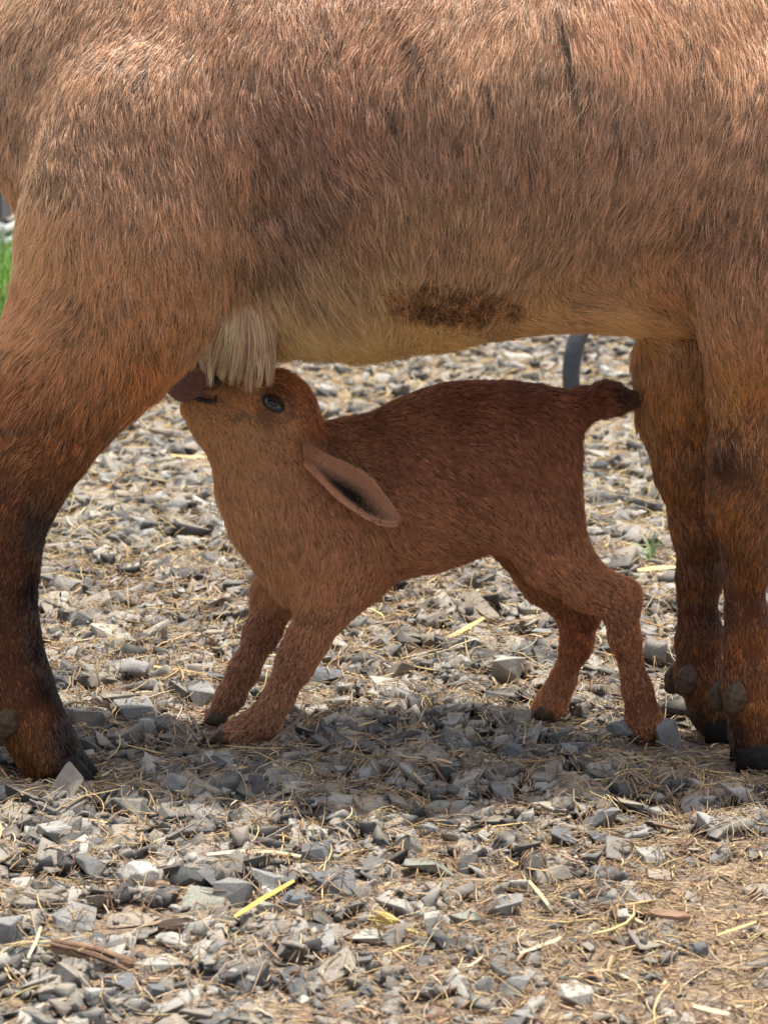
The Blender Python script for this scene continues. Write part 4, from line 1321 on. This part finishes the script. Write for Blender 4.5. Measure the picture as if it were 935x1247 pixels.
for i in range(n_t):
    h_ = raycast(bvh_g, r0x[i], r0y[i])
    y0_ = h_[0].y if h_[0] is not None else 2.04
    y0_ = min(max(y0_, 1.97), 2.07)
    yr_ = y0_ + (2.070 - y0_) * ty[i] * 0.6
    a = at(rootx[i], rooty[i], yr_ + 0.001); b_ = at(tipx[i], tipy[i], 2.074 + 0.012 * rng.random())
    for k_ in range(6):
        s = k_ / 5
        q = a.lerp(b_, s)
        bow = math.sin(math.pi * s)
        pts[i, k_] = (q.x + (0.004 * (tx[i] - 0.2) + 0.0034 * lcv[lk[i]]) * bow + 0.0006 * math.sin(i * 1.7 + 5 * s), q.y - (0.006 + 0.003 * lcv[lk[i]]) * bow, q.z)
hc = bpy.data.hair_curves.new('udder_tuft')
hc.add_curves([6] * n_t)
hc.attributes['position'].data.foreach_set('vector', pts.ravel())
rad = hc.attributes.get('radius') or hc.attributes.new('radius', 'FLOAT', 'POINT')
rad.data.foreach_set('value', (rng.uniform(0.00018, 0.00042, n_t)[:, None] * np.array([1, 1, 0.9, 0.8, 0.5, 0.1])[None]).astype(np.float32).ravel())
ca = hc.attributes.new('coat', 'FLOAT_COLOR', 'CURVE')
cc = np.ones((n_t, 4), np.float32)
cc[:, :3] = (np.array([0.98, 0.76, 0.56]) * (1 - 0.15 * (1 - ty))[:, None]) * rng.uniform(0.5, 1.25, (n_t, 1)) * lsh[lk][:, None]
ca.data.foreach_set('color', np.clip(cc, 0, 0.9).ravel())
hc.materials.append(M_FUR)
link('udder_tuft', hc, None, goat)

# hooves (two toes each) and dewclaws
hm = hoof_mesh(0.048, 0.023, 0.029, 1)
def put(name, me, mat, parent, loc, rot=(0, 0, 0), scale=(1, 1, 1)):
    if mat is not None and not me.materials:
        me.materials.append(mat)
    o = bpy.data.objects.new(name, me)
    col.objects.link(o)
    o.matrix_world = Matrix.LocRotScale(Vector(loc), Matrix.Rotation(rot[2], 3, 'Z').to_quaternion() @ Matrix.Rotation(rot[1], 3, 'Y').to_quaternion(), Vector(scale))
    mw = o.matrix_world.copy()
    o.parent = parent
    o.matrix_parent_inverse = parent.matrix_basis.inverted()
    return o
for (px_, py_, Y_, rz_) in ((80, 958, 2.035, -0.12), (916, 941, yn, -0.3), (878, 908, yf, -0.3), (-40, 905, YM + 0.085, -0.1)):
    g = at(px_, py_, Y_)
    for sy_ in (-1, 1):
        put('hoof', hm, M_HOOF, goat, (g.x + 0.002, g.y + sy_ * 0.014, 0.002), (0, 0, rz_ - sy_ * 0.12))
dm = lump_mesh('dewclaw', 0.0112, 0.0095, 0.0158, 4, 0.30, 4, 0.03)
for (px_, py_, Y_) in ((8, 880, 2.010), (-4, 876, 2.05), (835, 829, yf - 0.018), (822, 826, yf + 0.014), (894, 851, yn - 0.023), (876, 848, yn + 0.012), (-82, 852, 2.19), (-80, 850, 2.225)):
    g = at(px_, py_, Y_)
    put('dewclaw', dm, M_DEW, goat, g, (0, 0.25, random.uniform(-0.4, 0.4)), (1, 1, 1 + random.uniform(-.1, .1)))
# head details outside the frame
for sy_ in (-1, 1):
    e_ = lump_mesh('ear', 0.075, 0.006, 0.024, 3, 0.05)
    h_ = at(1075, -190, YM + sy_ * 0.06)
    o = put('ear', e_, M_EARSKIN, goat, h_ + Vector((-0.03, sy_ * 0.03, 0)), (0, 0.3, sy_ * -0.6))
    eb = lump_mesh('eye', 0.012, 0.010, 0.012, 3, 0.0)
    put('eye', eb, M_EYE, goat, at(1165, -195, YM + sy_ * 0.038))

# ------------------------------------------------------------------ the kid
YK = 2.175
kid = empty('kid_goat', (at(500, 900, YK).x, YK, 0), 'small brown goat kid suckling with raised head under the adult goat', 'goat kid')
S = Sculpt((-0.24, 2.03, -0.01), (0.30, 2.30, 0.42), 0.0027)
S.chain([(425, 612, YK, 86, 0.64), (500, 596, YK, 93, 0.62), (570, 568, YK, 93, 0.62), (628, 548, YK, 79, 0.66)], k_in=0.03)
S.chain([(385, 688, YK, 58, 0.62), (398, 640, YK, 82, 0.60), (350, 622, YK - .002, 60, 0.62), (328, 576, YK - 0.006, 51, 0.60), (335, 535, YK - 0.012, 46, 0.66)], k_in=0.03, k_out=0.03)
yk = YK - 0.018
S.chain([(341, 497, yk, 42, 0.78), (318, 494, yk, 40, 0.68), (283, 478, yk, 25, 0.72), (264, 462, yk, 16, 0.85)], k_in=0.02, k_out=0.02)   # skull and upper muzzle
S.chain([(318, 540, yk, 45, 0.62), (284, 524, yk - .002, 33, 0.66), (256, 508, yk, 21, 0.65), (232, 495, yk, 10, 1.0)], k_in=0.018, k_out=0.022)            # lower jaw
# near fore leg, far fore leg
S.chain([(445, 650, YK - 0.034, 62, 0.42), (420, 700, YK - 0.030, 42, 0.55), (396, 742, YK - 0.030, 27, 0.75), (374, 780, 2.147, 22, 0.9), (360, 808, 2.147, 20, 0.9), (340, 848, 2.145, 16, 0.95), (320, 878, 2.145, 18, 1.0), (290, 893, 2.145, 14, 1.1), (268, 899, 2.145, 8, 1.3)], k_in=0.014, k_out=0.02)
S.chain([(390, 650, YK + 0.03, 50, 0.45), (338, 722, YK + 0.034, 26, 0.7), (320, 770, 2.21, 18, 0.85), (298, 815, 2.21, 15, 0.95), (281, 848, 2.21, 14, 1.0), (262, 871, 2.21, 10, 1.2)], k_in=0.014, k_out=0.02)
# near hind leg, far hind leg
S.chain([(424, 544, YK, 29, 0.8)], k_out=0.014)
S.chain([(628, 570, YK - 0.026, 70, 0.44), (650, 618, YK - 0.028, 54, 0.45), (674, 676, YK - 0.024, 39, 0.55), (716, 714, YK - 0.022, 26, 0.62), (752, 730, 2.155, 22, 0.68), (760, 775, 2.155, 16, 0.85), (776, 840, 2.155, 15, 0.95), (784, 878, 2.155, 20, 1.0), (785, 894, 2.155, 15, 1.1)], k_in=0.014, k_out=0.022)
S.chain([(640, 640, YK + 0.035, 56, 0.42), (672, 700, 2.225, 36, 0.55), (704, 742, 2.23, 25, 0.68), (702, 785, 2.23, 16, 0.85), (684, 830, 2.23, 13, 0.95), (672, 855, 2.23, 16, 1.0), (655, 864, 2.23, 9, 1.2)], k_in=0.014, k_out=0.02)
S.chain([(668, 506, YK, 28, 0.9), (704, 494, YK - 0.006, 17, 0.95), (738, 486, YK - 0.026, 16, 1.0), (764, 487, YK - 0.044, 12, 1.0)], k_in=0.015, k_out=0.02)
S.chain([(318, 508, yk - 0.030, 10, 1.0), (300, 500, yk - 0.034, 8, 1.0)], k_in=0.006, k_out=0.018, cut=True)
S.chain([(318, 532, yk - 0.014, 30, 0.55)], k_out=0.012)
S.chain([(258, 560, yk - 0.024, 9, 1.0), (298, 584, yk - 0.036, 10, 1.0), (345, 570, yk - 0.042, 9, 1.0)], k_in=0.006, k_out=0.016, cut=True)
S.chain([(764, 723, 2.155, 11, 0.9), (766, 738, 2.155, 9, 0.9)], k_out=0.012)
# mouth slit and eye socket
S.chain([(242, 478, yk - 0.02, 6, 1.5), (262, 486, yk - 0.02, 3.0, 1.5)], k_in=0.004, k_out=0.004, cut=True)
me_k, Vk, Qk = S.mesh('kid_body')
del S
bvh_k = bvh_of(Vk, Qk)
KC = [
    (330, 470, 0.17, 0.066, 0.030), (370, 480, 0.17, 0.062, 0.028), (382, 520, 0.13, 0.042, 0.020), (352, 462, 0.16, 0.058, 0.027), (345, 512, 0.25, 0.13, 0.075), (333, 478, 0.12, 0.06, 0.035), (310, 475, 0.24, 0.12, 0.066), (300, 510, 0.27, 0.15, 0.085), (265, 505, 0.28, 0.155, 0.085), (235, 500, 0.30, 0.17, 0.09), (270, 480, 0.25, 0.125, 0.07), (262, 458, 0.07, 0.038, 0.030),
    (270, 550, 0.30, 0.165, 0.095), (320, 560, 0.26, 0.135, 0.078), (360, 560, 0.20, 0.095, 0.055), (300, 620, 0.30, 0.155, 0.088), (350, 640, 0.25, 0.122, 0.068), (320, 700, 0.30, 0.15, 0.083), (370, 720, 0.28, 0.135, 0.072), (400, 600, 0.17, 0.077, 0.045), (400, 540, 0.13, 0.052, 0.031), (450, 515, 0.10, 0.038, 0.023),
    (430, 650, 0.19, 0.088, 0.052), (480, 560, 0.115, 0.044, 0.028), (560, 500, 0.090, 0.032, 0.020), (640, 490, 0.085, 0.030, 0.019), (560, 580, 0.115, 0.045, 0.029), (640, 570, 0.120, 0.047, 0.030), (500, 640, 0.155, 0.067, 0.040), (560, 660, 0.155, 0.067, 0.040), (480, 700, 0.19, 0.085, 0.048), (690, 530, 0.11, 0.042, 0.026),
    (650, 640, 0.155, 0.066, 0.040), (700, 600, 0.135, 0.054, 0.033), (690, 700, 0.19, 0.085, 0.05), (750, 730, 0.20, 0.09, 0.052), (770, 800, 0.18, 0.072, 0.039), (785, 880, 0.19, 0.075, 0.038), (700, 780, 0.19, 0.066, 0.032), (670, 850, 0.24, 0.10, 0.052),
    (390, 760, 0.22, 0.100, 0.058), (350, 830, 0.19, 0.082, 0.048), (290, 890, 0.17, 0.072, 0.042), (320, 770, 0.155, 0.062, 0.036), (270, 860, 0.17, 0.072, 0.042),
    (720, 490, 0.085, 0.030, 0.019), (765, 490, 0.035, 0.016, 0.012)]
KF = [
    (260, 475, 0.5, 0.5, 6), (240, 505, 0.3, 1, 8), (290, 490, 0.6, 0.7, 8), (330, 470, 0.9, 0.3, 8), (345, 515, 0.5, 0.9, 9), (375, 490, 0.5, 1, 7), (280, 530, 0.4, 1, 8), (320, 550, 0.35, 1, 10), (270, 570, 0.15, 1, 10), (370, 550, 0.5, 1, 9),
    (300, 620, 0.25, 1, 13), (350, 620, 0.1, 1, 14), (330, 700, 0.3, 1, 14), (380, 680, 0.1, 1, 13), (400, 570, 0.7, 0.7, 11), (440, 530, 0.9, 0.35, 11), (500, 510, 1, 0.15, 11), (570, 490, 1, 0.1, 11), (640, 490, 1, 0.25, 11), (450, 620, 0.7, 0.8, 12), (520, 600, 0.85, 0.55, 12), (600, 580, 0.8, 0.6, 12), (520, 680, 0.8, 0.4, 12), (580, 650, 0.8, 0.5, 11),
    (660, 540, 0.6, 0.9, 11), (700, 560, 0.2, 1, 11), (650, 620, 0.35, 1, 11), (690, 650, 0.3, 1, 11), (690, 700, 0.8, 0.7, 10), (740, 720, 0.9, 0.6, 10), (770, 760, 0.3, 1, 9), (775, 830, 0.1, 1, 9), (785, 890, 0.1, 1, 8), (700, 780, -0.1, 1, 9), (670, 850, -0.3, 1, 9),
    (430, 700, -0.3, 1, 11), (390, 760, -0.35, 1, 10), (345, 840, -0.4, 1, 9), (290, 890, -0.7, 0.6, 9), (320, 770, -0.3, 1, 9), (270, 860, -0.5, 0.9, 9),
    (700, 495, 1, 0.0, 13), (735, 492, 1, 0.12, 13), (765, 488, 1, 0.2, 9), (715, 515, 0.7, 0.9, 14)]
paint_skin(me_k, Vk, KC, 0.85)
link('body', me_k, M_SKIN, kid)

def w_kid(Cn, Nn):
    w_ = np.ones(len(Cn))
    w_[Nn[:, 1] > 0.5] = 0.45
    p = to_px(Cn)
    w_[(p[:, 0] < 400) & (p[:, 1] < 600)] *= 1.5
    return w_
P, Nn = sample_surface(me_k, 210000, w_kid)
pp = to_px(P)
ed = np.hypot((pp[:, 0] - 333) * math.cos(0.6) + (pp[:, 1] - 491) * math.sin(0.6), 1.4 * (-(pp[:, 0] - 333) * math.sin(0.6) + (pp[:, 1] - 491) * math.cos(0.6)))
bald = (ed < 10.5) & (P[:, 1] < yk)
bald |= (np.hypot(pp[:, 0] - 258, pp[:, 1] - 460) < 12)
bald |= (np.hypot((pp[:, 0] - 246) * 0.5, pp[:, 1] - 481) < 5)
m = ~bald
P, Nn, pp = P[m], Nn[m], pp[m]
fl = idw(pp, KF, 3)
cl = idw(pp, KC, 3, power=2.8) * 1.12
thr = np.clip((430 - pp[:, 0]) / 120, 0, 1) * (pp[:, 1] > 520)
cl = cl * (1 - 0.08 * thr)[:, None] + np.array([0.0, 0.008, 0.010]) * thr[:, None]
D = px_dir(fl[:, 0], fl[:, 1])
L = fl[:, 2] * 0.00088 * rng.uniform(0.55, 1.15, len(P))
L *= np.where(pp[:, 1] > 730, 0.75, 1)
L *= np.where(np.hypot(pp[:, 0] - 333, pp[:, 1] - 491) < 26, 0.6, 1)
cl = cl * np.clip(1 + 0.10 * vnoise(P, 60, 52)[:, None] + rng.normal(0, 0.25, (len(P), 1)), 0.4, 1.8)
pale = rng.random(len(P)) < 0.07
cl[pale] = cl[pale] * 1.35
grow('fur', P, Nn, D, L, cl, M_KIDFUR, kid, r0=0.00023, lift=0.44 + 0.2 * thr, clump=0.24, gravity=0.05, lock=0.6, lock_n=9, lock_tone=0.20, sat=0.98, gain=np.array([3.0, 3.2, 2.65]))

# eye: lids, ball, pupil
hit = raycast(bvh_k, 333, 491)
ep = hit[0]
en = hit[1]
def oriented(name, me, mat, parent, loc, normal, roll=0.0, scale=(1, 1, 1)):
    if not me.materials:
        me.materials.append(mat)
    o = bpy.data.objects.new(name, me)
    col.objects.link(o)
    q = Vector(normal).to_track_quat('Z', 'X')
    X = Vector((1, 0, 0)) - Vector(normal) * normal.x
    X.normalize()
    Yv = Vector(normal).cross(X)
    R = Matrix((X, Yv, Vector(normal))).transposed().to_4x4()
    o.matrix_world = Matrix.Translation(loc) @ R @ Matrix.Rotation(roll, 4, 'Z') @ Matrix.Diagonal((*scale, 1))
    o.parent = parent
    o.matrix_parent_inverse = parent.matrix_basis.inverted()
    return o
def ring_mesh(name, R, r, seg=28, sub=10):
    V, Fc = [], []
    for i in range(seg):
        a = 2 * math.pi * i / seg
        for j in range(sub):
            b_ = 2 * math.pi * j / sub
            V.append(((R + r * math.cos(b_)) * math.cos(a), (R + r * math.cos(b_)) * math.sin(a), r * math.sin(b_)))
    for i in range(seg):
        for j in range(sub):
            a, b_ = i * sub + j, i * sub + (j + 1) % sub
            c_, d_ = ((i + 1) % seg) * sub + (j + 1) % sub, ((i + 1) % seg) * sub + j
            Fc.append((a, d_, c_, b_))
    return mesh_np(name, np.array(V), Fc, True)
en = (en + Vector((0, -0.6, 0.1))).normalized()
oriented('eyelid', ring_mesh('eyelid', 0.0106, 0.0013), M_LID, kid, ep - en * 0.0004, en, -0.55, (1.05, 0.64, 1))
lv, lf_ = [], []
for i_ in range(19):
    t_ = math.radians(2 + 176 * i_ / 18)
    for j_ in range(6):
        q_ = 0.42 + 0.86 * j_ / 5
        x_, y_ = 0.0112 * math.cos(t_) * (0.93 + 0.12 * j_ / 5), 0.0074 * math.sin(t_) * q_
        dome = max(0.0, 1 - (x_ / 0.0108) ** 2 - (y_ / 0.0076) ** 2)
        lv.append((x_, y_, 0.0072 * math.sqrt(dome) - 0.0016 + 0.0008 * (1 - j_ / 5)))
for i_ in range(18):
    for j_ in range(5):
        a_ = i_ * 6 + j_
        lf_.append((a_, a_ + 6, a_ + 7, a_ + 1))
lid_o = oriented('upper_eyelid', mesh_np('upper_eyelid', np.array(lv), lf_, True), solid('brown_lid_skin', (0.03, 0.016, 0.010), (0.08, 0.042, 0.026), 90, 0.8, 0.3, spec=0.1), kid, ep, en, -0.55)
oriented('eye', lump_mesh('eye', 0.0106, 0.0070, 0.0068, 1, 0.0), M_EYE, kid, ep - en * 0.0025, en, -0.55)
oriented('pupil', lump_mesh('pupil', 0.0052, 0.0026, 0.0008, 1, 0.0, 3), M_PUPIL, kid, ep + en * 0.0035, en, -0.55)
# nostril and lips
hit = raycast(bvh_k, 264, 461)
if hit[0] is not None:
    oriented('nostril', lump_mesh('nostril', 0.0040, 0.0070, 0.0026, 2, 0.25), M_LID, kid, hit[0], (hit[1] + Vector((0, -0.5, 0))).normalized(), 0.3)
lip = []
for (a, b_) in ((264, 482), (262, 487), (256, 489), (249, 488), (241, 486), (232, 484), (222, 483)):
    h_ = raycast(bvh_k, a, b_)
    y_ = h_[0].y if h_[0] is not None and h_[0].y < 2.2 else yk - 0.006
    lip.append(at(a, b_, y_ - 0.001))
v, f = tube(lip, [0.0008, 0.0016, 0.0020, 0.0020, 0.0018, 0.0016, 0.0010], 9)
link('lip', mesh_np('lip', np.array([tuple(x) for x in v]), f, True), M_LID, kid)

# ears: cupped leaf, outer side furred, inner side dark
def ear_mesh(pts_up, pts_lo, ys, cup, th=0.0016, side=1):
    n = len(pts_up)
    m_ = 9
    V, Fc = [], []
    for layer in (0, 1):
        for i in range(n):
            a, b_ = at(*pts_up[i], ys[i]), at(*pts_lo[i], ys[i] - 0.004 * side)
            wd_ = (b_ - a).length
            for j in range(m_):
                s = j / (m_ - 1)
                p = a.lerp(b_, s)
                p.y += side * (cup * wd_ * math.sin(math.pi * s) + layer * th)
                V.append(p)
    for layer in (0, 1):
        o_ = layer * n * m_
        for i in range(n - 1):
            for j in range(m_ - 1):
                a = o_ + i * m_ + j
                q = (a, a + 1, a + m_ + 1, a + m_)
                Fc.append(q if layer == 0 else q[::-1])
    o_ = n * m_
    for i in range(n - 1):
        for j in (0, m_ - 1):
            a = i * m_ + j
            Fc.append((a, a + m_, a + m_ + o_, a + o_))
    for i in (0, n - 1):
        for j in range(m_ - 1):
            a = i * m_ + j
            Fc.append((a, a + 1, a + 1 + o_, a + o_))
    me = mesh_np('ear', np.array([tuple(v_) for v_ in V]), Fc, True)
    bm = bmesh.new(); bm.from_mesh(me); bmesh.ops.recalc_face_normals(bm, faces=bm.faces); bm.to_mesh(me); bm.free()
    return me
EU = [(368, 540), (391, 551), (413, 561), (434, 571), (450, 582), (462, 597), (474, 612), (482, 624), (484, 633)]
EL = [(370, 564), (382, 576), (396, 591), (411, 606), (427, 619), (443, 629), (458, 636), (472, 639), (481, 637)]
eys = [YK - 0.045, YK - 0.052, YK - 0.059, YK - 0.065, YK - 0.069, YK - 0.072, YK - 0.074, YK - 0.075, YK - 0.075]
em = ear_mesh(EU, EL, eys, 0.28)
link('ear', em, M_EARSKIN, kid)
EUf = [(a - 14, b_) for a, b_ in EU]; ELf = [(a - 14, b_) for a, b_ in EL]
link('ear', ear_mesh(EUf, ELf, [2 * (yk) - y_ + 0.004 for y_ in eys], 0.28, side=-1), M_EARSKIN, kid)
# hair on the ear: rim and upper edge light brown, short hairs inside fading to near black
eP, eN = sample_surface(em, 70000)
ep_ = to_px(eP)
up_line = np.array(EU); lo_line = np.array(EL)
def dist_poly(p, line):
    d = np.full(len(p), 1e9)
    for a, b_ in zip(line[:-1], line[1:]):
        ab = b_ - a
        tt = np.clip(((p - a) @ ab) / (ab @ ab), 0, 1)
        d = np.minimum(d, np.linalg.norm(p - a - tt[:, None] * ab, axis=1))
    return d
du_, dl_ = dist_poly(ep_, up_line), dist_poly(ep_, lo_line)
front = eN[:, 1] < 0
tipw = np.clip((ep_[:, 0] - 425) / 40, 0, 1)
shf = np.clip((du_ - 12 + 5 * tipw) / 16, 0, 1) * np.clip((dl_ - 2.5) / 6, 0, 1) * front
inner = front & (du_ > 25 - 12 * tipw + rng.normal(0, 2.0, len(eP))) & (dl_ > 4.0 + 3 * rng.random(len(eP))) & (ep_[:, 0] < 468)
prob = np.ones(len(eP))
kp = rng.random(len(eP)) < prob
eP, eN, ep_, front, inner, tipw, dl_, shf = eP[kp], eN[kp], ep_[kp], front[kp], inner[kp], tipw[kp], dl_[kp], shf[kp]
eD = px_dir(np.full(len(eP), 0.75), np.full(len(eP), 0.65))
eC = np.array([0.27, 0.150, 0.092]) * rng.uniform(0.8, 1.2, (len(eP), 1))
eC[front & (dl_ < 5)] *= 1.35
eC *= (1 - np.clip(shf * (1.0 - 0.35 * tipw) + 0.1 * rng.normal(0, 1, len(eP)) * (shf > 0), 0, 0.97))[:, None]
eC[~front] *= 0.7
grow('fur', eP, eN, eD, np.where(inner, 0.004, 0.0045) * rng.uniform(0.7, 1.2, len(eP)), eC, M_KIDFUR, kid, r0=0.00023, lift=0.5, clump=0.10, gravity=0.0, lock=0, gain=2.5)

# kid hooves
khm = hoof_mesh(0.024, 0.012, 0.015, 2)
for (px_, py_, Y_, rz_) in ((274, 909, 2.146, 3.05), (265, 884, 2.210, 3.05), (782, 909, 2.153, 3.3), (661, 876, 2.228, 3.1)):
    g = at(px_, py_, Y_)
    for sy_ in (-1, 1):
        put('hoof', khm, M_DEW, kid, (g.x, g.y + sy_ * 0.0075, 0.004), (0, 0, rz_ + sy_ * 0.1))
